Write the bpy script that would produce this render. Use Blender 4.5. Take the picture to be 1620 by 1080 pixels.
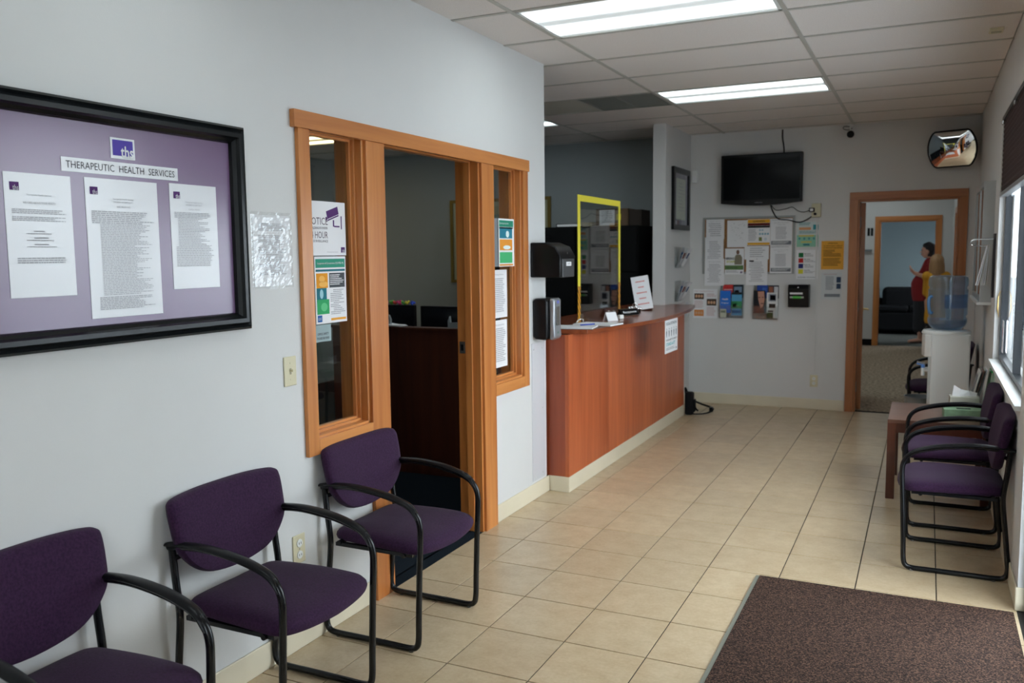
import bpy, bmesh, math, random
from mathutils import Vector, Matrix
random.seed(7)
for o in list(bpy.data.objects): bpy.data.objects.remove(o)
SC = bpy.context.scene
COL = SC.collection

# ------------------------------------------------------------------ camera, world, exposure
H = 1.572
def set_camera():
    f, pi, ya, ro = 1365.46, -0.10086, -0.44831, -0.01153
    cp, sp, cy, sy = math.cos(pi), math.sin(pi), math.cos(ya), math.sin(ya)
    fw = Vector((sy*cp, cy*cp, sp)); rt = Vector((cy, -sy, 0)); up = rt.cross(fw)
    R = math.cos(ro)*rt + math.sin(ro)*up; U = -math.sin(ro)*rt + math.cos(ro)*up
    cd = bpy.data.cameras.new('camera'); co = bpy.data.objects.new('camera', cd); COL.objects.link(co)
    m = Matrix.Identity(4)
    for i in range(3):
        m[i][0] = R[i]; m[i][1] = U[i]; m[i][2] = -fw[i]
    m[2][3] = H
    co.matrix_world = m
    cd.sensor_width = 36; cd.sensor_fit = 'HORIZONTAL'; cd.lens = f/1620*36
    cd.clip_start = .02; cd.clip_end = 200
    cd.dof.use_dof = True; cd.dof.focus_distance = 3.2; cd.dof.aperture_fstop = 4.0
    SC.camera = co
set_camera()
w = bpy.data.worlds.new('overcast_sky'); SC.world = w; w.use_nodes = True
bg = w.node_tree.nodes['Background']
bg.inputs[0].default_value = (.88, .93, 1.0, 1); bg.inputs[1].default_value = 11.0
SC.view_settings.view_transform = 'Standard'; SC.view_settings.look = 'None'
SC.view_settings.gamma = 1; SC.view_settings.use_curve_mapping = False
SC.view_settings.exposure = -0.05
LAMP = 4.0
SC.cycles.max_bounces = 10; SC.cycles.diffuse_bounces = 5; SC.cycles.glossy_bounces = 4
SC.cycles.transparent_max_bounces = 16
SC.cycles.sample_clamp_indirect = 6

XL, XR, YE, HC = -2.234, .40, 8.948, 2.760
WT = .13

# ------------------------------------------------------------------ materials
def lin(c):
    c = c/255
    return c/12.92 if c <= .04045 else ((c+.055)/1.055)**2.4
def C(r, g, b): return (lin(r), lin(g), lin(b), 1)
_m = {}
def mat(name, col, rough=.6, metal=0, coat=0, noise=0, nscale=(8, 8, 8), bump=0, bscale=60, emis=0, spec=.5, sheen=0, ndetail=4, coords='Object'):
    if name in _m: return _m[name]
    m = bpy.data.materials.new(name); m.use_nodes = True; _m[name] = m
    nt = m.node_tree; N = nt.nodes; L = nt.links; b = N['Principled BSDF']
    b.inputs['Base Color'].default_value = col; b.inputs['Roughness'].default_value = rough
    b.inputs['Metallic'].default_value = metal; b.inputs['Coat Weight'].default_value = coat
    b.inputs['Coat Roughness'].default_value = .08
    b.inputs['Specular IOR Level'].default_value = spec; b.inputs['Sheen Weight'].default_value = sheen
    if emis: b.inputs['Emission Color'].default_value = col; b.inputs['Emission Strength'].default_value = emis
    tc = N.new('ShaderNodeTexCoord')
    if noise:
        mp = N.new('ShaderNodeMapping'); mp.inputs['Scale'].default_value = nscale
        nz = N.new('ShaderNodeTexNoise'); nz.inputs['Scale'].default_value = 1; nz.inputs['Detail'].default_value = ndetail
        rp = N.new('ShaderNodeMix'); rp.data_type = 'RGBA'
        cr = N.new('ShaderNodeMapRange'); cr.inputs[1].default_value = .3; cr.inputs[2].default_value = .7
        k = noise
        rp.inputs[6].default_value = tuple(max(0, x*(1-k)) for x in col[:3])+(1,)
        rp.inputs[7].default_value = tuple(min(1, x*(1+k)) for x in col[:3])+(1,)
        L.new(tc.outputs[coords], mp.inputs[0]); L.new(mp.outputs[0], nz.inputs['Vector']); L.new(nz.outputs[0], cr.inputs[0])
        L.new(cr.outputs[0], rp.inputs[0]); L.new(rp.outputs[2], b.inputs['Base Color'])
    if bump:
        nz2 = N.new('ShaderNodeTexNoise'); nz2.inputs['Scale'].default_value = bscale; nz2.inputs['Detail'].default_value = 3
        bp = N.new('ShaderNodeBump'); bp.inputs['Strength'].default_value = bump; bp.inputs['Distance'].default_value = .002
        L.new(tc.outputs[coords], nz2.inputs['Vector']); L.new(nz2.outputs[0], bp.inputs['Height']); L.new(bp.outputs[0], b.inputs['Normal'])
    return m
def flat(rgb, rough=.75):
    return mat('print_%d_%d_%d_%d' % (*rgb, int(rough*100)), C(*rgb), rough, spec=.3)
def wood(name, c1, c2, axis, rough=.35, scale=1., coat=.15, amt=1.):
    if name in _m: return _m[name]
    m = bpy.data.materials.new(name); m.use_nodes = True; _m[name] = m
    nt = m.node_tree; N = nt.nodes; L = nt.links; b = N['Principled BSDF']
    b.inputs['Roughness'].default_value = rough; b.inputs['Coat Weight'].default_value = coat; b.inputs['Coat Roughness'].default_value = .2
    tc = N.new('ShaderNodeTexCoord'); mp = N.new('ShaderNodeMapping')
    s = [28*scale]*3; s['XYZ'.index(axis)] = 1.6*scale; mp.inputs['Scale'].default_value = s
    n1 = N.new('ShaderNodeTexNoise'); n1.inputs['Scale'].default_value = 1; n1.inputs['Detail'].default_value = 5; n1.inputs['Distortion'].default_value = .6
    mp2 = N.new('ShaderNodeMapping'); s2 = [4*scale]*3; s2['XYZ'.index(axis)] = .5*scale; mp2.inputs['Scale'].default_value = s2
    n2 = N.new('ShaderNodeTexNoise'); n2.inputs['Scale'].default_value = 1; n2.inputs['Detail'].default_value = 2
    ad = N.new('ShaderNodeMath'); ad.operation = 'ADD'
    mr = N.new('ShaderNodeMapRange'); mr.inputs[1].default_value = .75; mr.inputs[2].default_value = 1.25
    mx = N.new('ShaderNodeMix'); mx.data_type = 'RGBA'; mx.inputs[6].default_value = c1; mx.inputs[7].default_value = c2
    L.new(tc.outputs['Object'], mp.inputs[0]); L.new(tc.outputs['Object'], mp2.inputs[0])
    L.new(mp.outputs[0], n1.inputs['Vector']); L.new(mp2.outputs[0], n2.inputs['Vector'])
    L.new(n1.outputs[0], ad.inputs[0]); L.new(n2.outputs[0], ad.inputs[1]); L.new(ad.outputs[0], mr.inputs[0])
    L.new(mr.outputs[0], mx.inputs[0]); L.new(mx.outputs[2], b.inputs['Base Color'])
    return m
def glassy(name, tint=(1, 1, 1, 1), rough=0., refl=1.0, ior=1.5, body=0., bodycol=(1, 1, 1, 1)):
    if name in _m: return _m[name]
    m = bpy.data.materials.new(name); m.use_nodes = True; _m[name] = m
    nt = m.node_tree; N = nt.nodes; L = nt.links
    for n in list(N): N.remove(n)
    out = N.new('ShaderNodeOutputMaterial'); tr = N.new('ShaderNodeBsdfTransparent'); tr.inputs[0].default_value = tint
    gl = N.new('ShaderNodeBsdfGlossy'); gl.inputs['Roughness'].default_value = rough; gl.inputs[0].default_value = (refl, refl, refl, 1)
    lw_ = N.new('ShaderNodeLayerWeight'); lw_.inputs[0].default_value = .5; f0 = ((ior-1)/(ior+1))**2   # Schlick, the same from either side of a thin pane
    pw = N.new('ShaderNodeMath'); pw.operation = 'POWER'; pw.inputs[1].default_value = 5; L.new(lw_.outputs['Facing'], pw.inputs[0])
    ma = N.new('ShaderNodeMath'); ma.operation = 'MULTIPLY_ADD'; ma.inputs[1].default_value = 1-f0; ma.inputs[2].default_value = f0; L.new(pw.outputs[0], ma.inputs[0])
    mx = N.new('ShaderNodeMixShader'); L.new(ma.outputs[0], mx.inputs[0])
    last = tr.outputs[0]
    if body:
        df = N.new('ShaderNodeBsdfDiffuse'); df.inputs[0].default_value = bodycol
        tl = N.new('ShaderNodeBsdfTranslucent'); tl.inputs[0].default_value = bodycol
        ds = N.new('ShaderNodeMixShader'); ds.inputs[0].default_value = .5; L.new(df.outputs[0], ds.inputs[1]); L.new(tl.outputs[0], ds.inputs[2])
        mb_ = N.new('ShaderNodeMixShader'); mb_.inputs[0].default_value = body
        L.new(tr.outputs[0], mb_.inputs[1]); L.new(ds.outputs[0], mb_.inputs[2]); last = mb_.outputs[0]
    L.new(last, mx.inputs[1]); L.new(gl.outputs[0], mx.inputs[2]); L.new(mx.outputs[0], out.inputs[0])
    return m

PAINT = mat('wall_paint', (.62, .615, .605, 1), .6, noise=.02, nscale=(2, 2, 2), bump=.12, bscale=220)
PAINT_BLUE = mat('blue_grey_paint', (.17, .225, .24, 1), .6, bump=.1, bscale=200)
PAINT_DIM = mat('dimmed_wall_paint', (.30, .335, .345, 1), .6, bump=.1, bscale=200)  # wall paint with the office's low light darkened into its colour
BASE = mat('vinyl_base', C(212, 202, 178), .45, noise=.05, nscale=(3, 3, 3))
GROUT = mat('grout', C(44, 40, 36), .9)
TEE = mat('ceiling_tee', C(176, 174, 166), .5)
FIR_Z = wood('fir_upright', C(172, 101, 48), C(204, 134, 72), 'Z', scale=.8)
FIR_X = wood('fir_level', C(172, 101, 48), C(204, 134, 72), 'X', scale=.8)
FIR_Y = wood('fir_deep', C(172, 101, 48), C(204, 134, 72), 'Y', scale=.8)
CH_Z = wood('cherry_upright', C(158, 72, 34), C(194, 102, 58), 'Z', rough=.38, scale=.7)
CH_Y = wood('cherry_level', C(118, 56, 30), C(150, 78, 46), 'Y', rough=.22, scale=.7, coat=.35)
CH_SIDE = wood('cherry_side', C(134, 58, 30), C(166, 80, 46), 'Z', rough=.38, scale=.5)
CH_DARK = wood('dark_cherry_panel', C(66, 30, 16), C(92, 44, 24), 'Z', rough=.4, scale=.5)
TBL = wood('table_laminate', C(92, 60, 46), C(112, 76, 60), 'X', rough=.3, scale=.6)
BLACK = mat('black_metal', (.006, .0065, .008, 1), .22, spec=.35)
BLACKP = mat('black_plastic', (.005, .005, .006, 1), .3, spec=.22)
BLACKM = mat('matte_black', (.007, .007, .008, 1), .7, spec=.1)
CABM = mat('cabinet_black', (.004, .0045, .005, 1), .6, spec=.12)
CHROME = mat('chrome', (.75, .75, .76, 1), .15, metal=1)
ALU = mat('aluminium', (.55, .56, .57, 1), .35, metal=1)
STEEL = mat('hinge_steel', (.30, .30, .30, 1), .4, metal=1)
BRASS = mat('brass', (.6, .42, .16, 1), .3, metal=1)
IVORY = mat('ivory_plastic', C(205, 197, 166), .35)
WHITEP = mat('white_plastic', C(222, 224, 222), .35)
PAPER = mat('paper', C(226, 226, 228), .7, spec=.3)
GREYP = mat('grey_plastic', C(120, 126, 130), .4)
INK = flat((60, 60, 64)); INKL = flat((158, 158, 163))
PURPLE = flat((82, 46, 104)); RED = flat((170, 40, 36))
GLASS = glassy('window_glass', (.93, .96, .96, 1))
ACRY = glassy('clear_acrylic', (.93, .95, .95, 1), ior=1.6)
def fabric():
    m = mat('purple_fabric', (.031, .0105, .036, 1), .85, noise=.28, nscale=(140, 140, 140), bump=.5, bscale=420, sheen=.05, spec=.18, ndetail=2)
    return m
FAB = fabric()

# ------------------------------------------------------------------ mesh builder
class MB:
    def __init__(s): s.v = []; s.f = []; s.mi = []
    def add(s, vs, fs, mi=0):
        b = len(s.v); s.v += [tuple(p) for p in vs]; s.f += [tuple(b+i for i in f) for f in fs]; s.mi += [mi]*len(fs); return s
    def box(s, x0, x1, y0, y1, z0, z1, mi=0):
        if x0 > x1: x0, x1 = x1, x0
        if y0 > y1: y0, y1 = y1, y0
        if z0 > z1: z0, z1 = z1, z0
        vs = [(x, y, z) for z in (z0, z1) for y in (y0, y1) for x in (x0, x1)]
        return s.add(vs, [(0, 2, 3, 1), (4, 5, 7, 6), (0, 1, 5, 4), (2, 6, 7, 3), (0, 4, 6, 2), (1, 3, 7, 5)], mi)
    def prism(s, pts, d0, d1, axis='z', mi=0):
        """closed polygon pts (a,b) extruded along axis from d0 to d1 (z: a=x b=y; y: a=x b=z; x: a=y b=z)"""
        def P(a, b, d): return {'z': (a, b, d), 'y': (a, d, b), 'x': (d, a, b)}[axis]
        n = len(pts); vs = [P(a, b, d0) for a, b in pts]+[P(a, b, d1) for a, b in pts]
        fs = [tuple(range(n)), tuple(range(2*n-1, n-1, -1))]+[(i, n+i, n+(i+1) % n, (i+1) % n) for i in range(n)]
        return s.add(vs, fs, mi)
    def tube(s, path, r, n=8, mi=0, flat_=None, closed=False):
        """r: number or list; flat_: (ra multiplier along 'up', rb) elliptical"""
        P = [Vector(p) for p in path]; m = len(P); R = r if isinstance(r, (list, tuple)) else [r]*m
        base = len(s.v); prev = None; T0 = None
        for i in range(m):
            if closed: t = P[(i+1) % m]-P[i-1]
            else: t = P[min(i+1, m-1)]-P[max(i-1, 0)]
            t.normalize()
            if prev is None:
                a = Vector((0, 0, 1)) if abs(t.z) < .9 else Vector((1, 0, 0))
                if flat_: a = Vector(flat_[2])
                nx = t.cross(a).normalized()
            else:
                q = T0.rotation_difference(t); nx = q @ prev
                nx = (nx-t*nx.dot(t)).normalized()
            ny = t.cross(nx).normalized(); prev = nx; T0 = t
            ra, rb = (R[i]*flat_[0], R[i]*flat_[1]) if flat_ else (R[i], R[i])
            for k in range(n):
                an = 2*math.pi*k/n
                s.v.append(tuple(P[i]+nx*ra*math.cos(an)+ny*rb*math.sin(an)))
        seg = m if closed else m-1
        for i in range(seg):
            a = base+i*n; b2 = base+((i+1) % m)*n
            for k in range(n):
                s.f.append((a+k, a+(k+1) % n, b2+(k+1) % n, b2+k)); s.mi.append(mi)
        if not closed:
            s.f.append(tuple(base+k for k in reversed(range(n)))); s.mi.append(mi)
            s.f.append(tuple(base+(m-1)*n+k for k in range(n))); s.mi.append(mi)
        return s
    def lathe(s, prof, cx=0, cy=0, cz=0, n=24, mi=0, axis='z', sx=1, sy=1):
        base = len(s.v); m = len(prof)
        for r, h in prof:
            for k in range(n):
                a = 2*math.pi*k/n; p, q = r*math.cos(a)*sx, r*math.sin(a)*sy
                s.v.append({'z': (cx+p, cy+q, cz+h), 'y': (cx+p, cy+h, cz+q), 'x': (cx+h, cy+p, cz+q)}[axis])
        for i in range(m-1):
            for k in range(n):
                s.f.append((base+i*n+k, base+i*n+(k+1) % n, base+(i+1)*n+(k+1) % n, base+(i+1)*n+k)); s.mi.append(mi)
        s.f.append(tuple(base+k for k in reversed(range(n)))); s.mi.append(mi)
        s.f.append(tuple(base+(m-1)*n+k for k in range(n))); s.mi.append(mi)
        return s
    def ball(s, c, r, sx=1, sy=1, sz=1, n=12, mi=0):
        prof = [(max(.0005, r*math.sin(math.pi*i/n)), -r*math.cos(math.pi*i/n)*sz) for i in range(n+1)]
        return s.lathe(prof, *c, n=max(8, n), mi=mi, sx=sx, sy=sy)
    def cushion(s, outline, rings, put):
        """outline: closed list of 2d points about (0,0); rings: (scale, height); put(a,b,h)->xyz"""
        n = len(outline); base = len(s.v)
        for sc, h in rings:
            for a, b in outline: s.v.append(tuple(put(a*sc, b*sc, h)))
        for i in range(len(rings)-1):
            for k in range(n): s.f.append((base+i*n+k, base+i*n+(k+1) % n, base+(i+1)*n+(k+1) % n, base+(i+1)*n+k)); s.mi.append(0)
        s.f.append(tuple(base+k for k in reversed(range(n)))); s.mi.append(0)
        s.f.append(tuple(base+(len(rings)-1)*n+k for k in range(n))); s.mi.append(0)
        return s
    def build(s, name, mats, parent=None, bevel=0, smooth=False, loc=None, rz=None):
        me = bpy.data.meshes.new(name); me.from_pydata(s.v, [], s.f); me.update()
        bm = bmesh.new(); bm.from_mesh(me); bmesh.ops.recalc_face_normals(bm, faces=bm.faces); bm.to_mesh(me); bm.free()
        if not isinstance(mats, (list, tuple)): mats = [mats]
        for m in mats: me.materials.append(m)
        if len(mats) > 1:
            for p, i in zip(me.polygons, s.mi): p.material_index = i
        if smooth:
            for p in me.polygons: p.use_smooth = True
            try: me.set_sharp_from_angle(angle=math.radians(42))
            except Exception: pass
        o = bpy.data.objects.new(name, me); COL.objects.link(o)
        if name.startswith('printed_') or name in ('handwriting', 'red_print', 'skirt_dots', 'tissue'): o['kind'] = 'stuff'
        if parent: o.parent = parent
        if loc: o.location = loc
        if rz is not None: o.rotation_euler = (0, 0, rz)
        if bevel:
            b = o.modifiers.new('bevel', 'BEVEL'); b.width = bevel; b.segments = 2; b.limit_method = 'ANGLE'; b.angle_limit = math.radians(40)
        return o
def catmull(P, k=6, closed=False):
    P = [Vector(p) for p in P]; n = len(P); out = []
    rng = range(n) if closed else range(n-1)
    for i in rng:
        p0 = P[i-1] if (closed or i > 0) else P[0]; p1 = P[i]; p2 = P[(i+1) % n]
        p3 = P[(i+2) % n] if (closed or i+2 < n) else P[-1]
        for j in range(k):
            t = j/k
            out.append(.5*((2*p1)+(-p0+p2)*t+(2*p0-5*p1+4*p2-p3)*t*t+(-p0+3*p1-3*p2+p3)*t**3))
    if not closed: out.append(P[-1])
    return out
def thing(name, label, cat, loc=(0, 0, 0), rz=0, group=None):
    o = bpy.data.objects.new(name, None); COL.objects.link(o); o.empty_display_size = .05
    o.location = loc; o.rotation_euler = (0, 0, rz); o['label'] = label; o['category'] = cat
    if group: o['group'] = group
    return o
def struct(o, label=None):
    o['kind'] = 'structure'
    if label: o['label'] = label
    return o
def sroot(name, loc=(0, 0, 0), rz=0, label=None):
    o = bpy.data.objects.new(name, None); COL.objects.link(o); o.empty_display_size = .05
    o.location = loc; o.rotation_euler = (0, 0, rz); return struct(o, label)
def setlabel(o, t): o['label'] = t; return o
RZ = {'L': math.pi/2, 'F': 0, 'R': -math.pi/2, 'B': math.pi}
def wall_thing(name, label, cat, side, a, z, group=None, plane=None, rz=None):
    """root on a wall: local x = right as seen, local z = up, local -y = out of the wall. a = y (L,R) or x (F)"""
    if side == 'L': loc = (XL if plane is None else plane, a, z)
    elif side == 'R': loc = (XR if plane is None else plane, a, z)
    else: loc = (a, YE if plane is None else plane, z)
    return thing(name, label, cat, loc, RZ[side] if rz is None else rz, group)
def children(o): return [c for c in bpy.data.objects if c.parent == o]
def copy_tree(o, parent=None):
    c = o.copy(); COL.objects.link(c); c.parent = parent
    for ch in children(o): copy_tree(ch, c)
    return c

# ------------------------------------------------------------------ print helpers
_tm = {}
def text_geo(body, bold=0.):
    key = (body, bold)
    if key in _tm: return _tm[key]
    cu = bpy.data.curves.new('t', 'FONT'); cu.body = body; cu.resolution_u = 2; cu.offset = bold; cu.fill_mode = 'FRONT'
    ob = bpy.data.objects.new('t', cu); COL.objects.link(ob)
    dg = bpy.context.evaluated_depsgraph_get(); dg.update()
    me = bpy.data.meshes.new_from_object(ob.evaluated_get(dg))
    V = [v.co.copy() for v in me.vertices]; F = [tuple(p.vertices) for p in me.polygons]
    bpy.data.objects.remove(ob); bpy.data.curves.remove(cu); bpy.data.meshes.remove(me)
    if V:
        x0 = min(v.x for v in V); x1 = max(v.x for v in V); y0 = min(v.y for v in V); y1 = max(v.y for v in V)
    else: x0 = x1 = y0 = y1 = 0
    _tm[key] = (V, F, x0, x1, y0, y1); return _tm[key]
def put_text(mb, body, x, z, w, h, y=-.0022, align='c', mi=0, bold=0.):
    """fit into width w and height h, centred/left on x, baseline-bottom z"""
    V, F, x0, x1, y0, y1 = text_geo(body, bold)
    sx = w/(x1-x0); sz = h/(y1-y0)
    ox = x-w/2 if align == 'c' else x
    mb.add([(ox+(v.x-x0)*sx, y, z+(v.y-y0)*sz) for v in V], F, mi); return mb
def lettering(parent, body, x, z, w, h, m=None, y=-.0022, align='c', bold=0., name='lettering'):
    mb = MB(); put_text(mb, body, x, z, w, h, y, align, bold=bold); return mb.build(name, m or INK, parent)
def lines(mb, x0, x1, z1, z0, n, y=-.002, fill=.5, ragged=.25, mi=0, indent=0.):
    """n lines of unreadable small print as rows of word-sized strips from z1 down to z0"""
    st = (z1-z0)/n
    for i in range(n):
        z = z1-i*st; xe = x1-random.random()*ragged*(x1-x0); x = x0+(indent*(x1-x0) if random.random() < .5 else 0)
        while x < xe:
            wl = random.uniform(.02, .09)*(x1-x0); e = min(xe, x+wl)
            mb.add([(x, y, z), (e, y, z), (e, y, z-st*fill), (x, y, z-st*fill)], [(0, 1, 2, 3)], mi); x = e+.012*(x1-x0)
    return mb
def rect(mb, x0, x1, z0, z1, y=-.002, mi=0):
    return mb.add([(x0, y, z0), (x1, y, z0), (x1, y, z1), (x0, y, z1)], [(0, 1, 2, 3)], mi)
def quadprint(parent, x0, x1, z0, z1, m, y=-.002, name='printed_block'):
    return rect(MB(), x0, x1, z0, z1, y).build(name, m, parent)
def disc(mb, cx, cz, rx, rz, y, n=16, mi=0):
    return mb.add([(cx+rx*math.cos(2*math.pi*k/n), y, cz+rz*math.sin(2*math.pi*k/n)) for k in range(n)], [tuple(range(n))], mi)
def sheet(label, side, a0, z0, wd, ht, m=None, off=.0, plane=None, name='notice', cat='notice', group=None, tilt=0, rz=None):
    """paper whose lower left corner is (a0,z0); for R walls a0 is the larger y"""
    t = wall_thing(name, label, cat, side, a0, z0, group, plane, rz)
    mb = MB(); mb.box(0, wd, -.0012-off, -.0002-off, 0, ht); mb.build('paper_sheet', m or PAPER, t)
    t.rotation_euler[1] = tilt
    return t
def logo_ths(parent, x, z, s, y=-.003):
    o = quadprint(parent, x, x+s, z, z+s*.82, PURPLE, y, 'logo')
    lettering(o, 'ths', x+s*.62, z+s*.03, s*.62, s*.5, PAPER, y-.0006)
    return o

# ================================================================== SETTING
# ---- floor: tiles on a grout bed
TX0, TSX, TY0, TSY = -2.312, .3425, 2.769, .3585
fl = MB(); fl.box(XL-.2, XR+.25, -3.6, YE+.02, -.06, -.004); floor = struct(fl.build('floor', GROUT), 'beige ceramic tile floor with thin dark grout joints')
def tile_mat():
    m = mat('ceramic_tile', (.50, .40, .27, 1), .3)
    nt = m.node_tree; N = nt.nodes; L = nt.links; b = N['Principled BSDF']
    g = N.new('ShaderNodeNewGeometry'); oi = N.new('ShaderNodeObjectInfo')
    n1 = N.new('ShaderNodeTexNoise'); n1.inputs['Scale'].default_value = 9; n1.inputs['Detail'].default_value = 8; n1.inputs['Roughness'].default_value = .7
    n2 = N.new('ShaderNodeTexNoise'); n2.inputs['Scale'].default_value = 70; n2.inputs['Detail'].default_value = 3
    ad = N.new('ShaderNodeMath'); ad.operation = 'MULTIPLY_ADD'; ad.inputs[1].default_value = .35
    L.new(g.outputs['Position'], n1.inputs['Vector']); L.new(g.outputs['Position'], n2.inputs['Vector'])
    L.new(n2.outputs[0], ad.inputs[0]); L.new(n1.outputs[0], ad.inputs[2])
    mr = N.new('ShaderNodeMapRange'); mr.inputs[1].default_value = .45; mr.inputs[2].default_value = .9
    L.new(ad.outputs[0], mr.inputs[0])
    mx = N.new('ShaderNodeMix'); mx.data_type = 'RGBA'; mx.inputs[6].default_value = C(180, 156, 122); mx.inputs[7].default_value = C(204, 185, 154)
    L.new(mr.outputs[0], mx.inputs[0])
    hs = N.new('ShaderNodeHueSaturation'); v = N.new('ShaderNodeMapRange'); v.inputs[3].default_value = .93; v.inputs[4].default_value = 1.05
    L.new(oi.outputs['Random'], v.inputs[0]); L.new(v.outputs[0], hs.inputs['Value']); L.new(mx.outputs[2], hs.inputs['Color']); L.new(hs.outputs[0], b.inputs['Base Color'])
    bp = N.new('ShaderNodeBump'); bp.inputs['Strength'].default_value = .12; bp.inputs['Distance'].default_value = .002
    L.new(n1.outputs[0], bp.inputs['Height']); L.new(bp.outputs[0], b.inputs['Normal'])
    return m
TILE = tile_mat(); _tile = {}
for i in range(0, 9):
    for j in range(-12, 18):
        x0 = max(TX0+i*TSX, XL)+.0026; x1 = min(TX0+(i+1)*TSX, XR+.002)-.0026
        y0 = TY0+j*TSY+.0026; y1 = min(TY0+(j+1)*TSY, YE+.06)-.0026
        if x1-x0 < .02 or y1-y0 < .02: continue
        key = (round(x1-x0, 4), round(y1-y0, 4))
        if key not in _tile:
            a, b = (x1-x0)/2, (y1-y0)/2; c = .0018
            mb = MB(); mb.add([(-a, -b, -.004), (a, -b, -.004), (a, b, -.004), (-a, b, -.004), (-a, -b, -.0008), (a, -b, -.0008), (a, b, -.0008), (-a, b, -.0008),
                               (-a+c, -b+c, 0), (a-c, -b+c, 0), (a-c, b-c, 0), (-a+c, b-c, 0)],
                              [(0, 1, 5, 4), (1, 2, 6, 5), (2, 3, 7, 6), (3, 0, 4, 7), (4, 5, 9, 8), (5, 6, 10, 9), (6, 7, 11, 10), (7, 4, 8, 11), (8, 9, 10, 11)])
            o = mb.build('tile', TILE, floor); _tile[key] = o.data
        else:
            o = bpy.data.objects.new('tile', _tile[key]); COL.objects.link(o); o.parent = floor
        o.location = ((x0+x1)/2, (y0+y1)/2, 0)
def carpet(name, c, k, sc):
    return mat(name, c, .95, noise=k, nscale=(sc, sc, sc), bump=.8, bscale=sc*1.2, spec=.1, ndetail=3)
CARP_B = carpet('navy_carpet', (.009, .014, .020, 1), .3, 160)
CARP_H = carpet('tan_carpet', (.33, .26, .19, 1), .6, 32)
CARP_G = carpet('grey_carpet', (.10, .105, .095, 1), .35, 80)
mb = MB(); mb.box(-6.9, XL-WT+.06, .9, YE, -.06, -.001); mb.box(XL-WT+.05, XL, 3.306, 4.247, -.06, -.001); struct(mb.build('floor', CARP_B), 'dark navy carpet of the office behind the doorway')
mb = MB(); mb.box(-2.2, .5, YE+.055, 15.46, -.06, 0); struct(mb.build('floor', CARP_H), 'speckled tan carpet of the hallway beyond the far doorway')
mb = MB(); mb.box(-2.6, 1.0, 15.46, 18.8, -.06, 0); struct(mb.build('floor', CARP_G), 'grey carpet of the farthest room')
mb = MB(); mb.box(-.62, .25, YE+.02, YE+.06, -.01, .006); struct(mb.build('trim_1', BLACKM), 'dark threshold strip under the far doorway')
mb = MB(); mb.box(-30, 60, -40, 60, -.4, -.15); struct(mb.build('ground', mat('concrete_ground', (.42, .44, .46, 1), .9)), 'pale paving outside the windows')

# ---- ceiling: panels in a tee grid
MX0, MY0 = -1.898, 3.979      # a main tee / a cross tee
cm = mat('acoustic_panel', (.72, .675, .645, 1), .9, noise=.10, nscale=(230, 230, 230), bump=.6, bscale=260, ndetail=2, spec=.15)
mb = MB(); mb.box(-7.0, XR+.3, -3.6, YE+.02, HC+.045, HC+.12); ceiling = struct(mb.build('ceiling', TEE), 'suspended ceiling of white acoustic panels in a metal grid')
lights = {(0, 0), (0, 4), (0, -4), (0, -8), (-2, 5), (-4, 5), (-2, 1)}
vents = {(-1, 4)}
cp = {}
for i in range(-5, 2):
    for j in range(-13, 9):
        x0 = MX0+i*1.2192; x1 = min(x0+1.2192, XR); x0 = max(x0, -6.9); y0 = MY0+j*.6096; y1 = min(y0+.6096, YE)
        if (i, j) in lights or (i, j) in vents or x1-x0 < .05 or y1-y0 < .05: continue
        if i < -1 and j < -4: continue
        if y1 < -3.5: continue
        key = (round(x1-x0, 3), round(y1-y0, 3))
        if key not in cp:
            a, b = (x1-x0)/2-.004, (y1-y0)/2-.004
            o = MB().box(-a, a, -b, b, .004, .018).build('ceiling_panel', cm, ceiling); cp[key] = o.data
        else:
            o = bpy.data.objects.new('ceiling_panel', cp[key]); COL.objects.link(o); o.parent = ceiling
        o.location = ((x0+x1)/2, (y0+y1)/2, HC)
for i in range(-4, 2):
    x = MX0+i*1.2192
    MB().box(-.012, .012, -3.5 if i >= 0 else 1.0, YE, -.001, .004).build('main_tee', TEE, ceiling, loc=(x, 0, HC))
ct = None
for i in range(-5, 2):
    for j in range(-12, 9):
        y = MY0+j*.6096
        if i < -1 and j < -4: continue
        x0 = max(MX0+i*1.2192+.012, -6.8); x1 = min(MX0+(i+1)*1.2192-.012, XR)
        if x1-x0 < .05: continue
        o = MB().box(x0, x1, -.012, .012, -.0008, .004).build('cross_tee', TEE, ceiling, loc=(0, y, HC))

# ---- left wall with the door and its two sidelights
mb = MB()
def lw(y0, y1, z0, z1): mb.box(XL-WT, XL, y0, y1, z0, z1)
OL = (2.784, 3.165); OD = (3.306, 4.247); OR = (4.397, 4.787); ZH = 2.100
lw(-3.6, OL[0], 0, HC+.04); lw(OR[1], 5.155, 0, HC+.04); lw(OL[0], OR[1], ZH, HC+.04)
lw(OL[0], OL[1], 0, .833); lw(OR[0], OR[1], 0, .826); lw(OL[1], OD[0], 0, ZH); lw(OD[1], OR[0], 0, ZH)
struct(mb.build('wall_left', PAINT), 'pale grey painted wall holding the framed display and the office door')
# stub wall by the far end of the counter
struct(MB().box(XL-.125, XL, 8.0, YE, 0, HC+.04).build('wall_stub', PAINT, bevel=.006), 'short wall end between counter opening and far wall')
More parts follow.
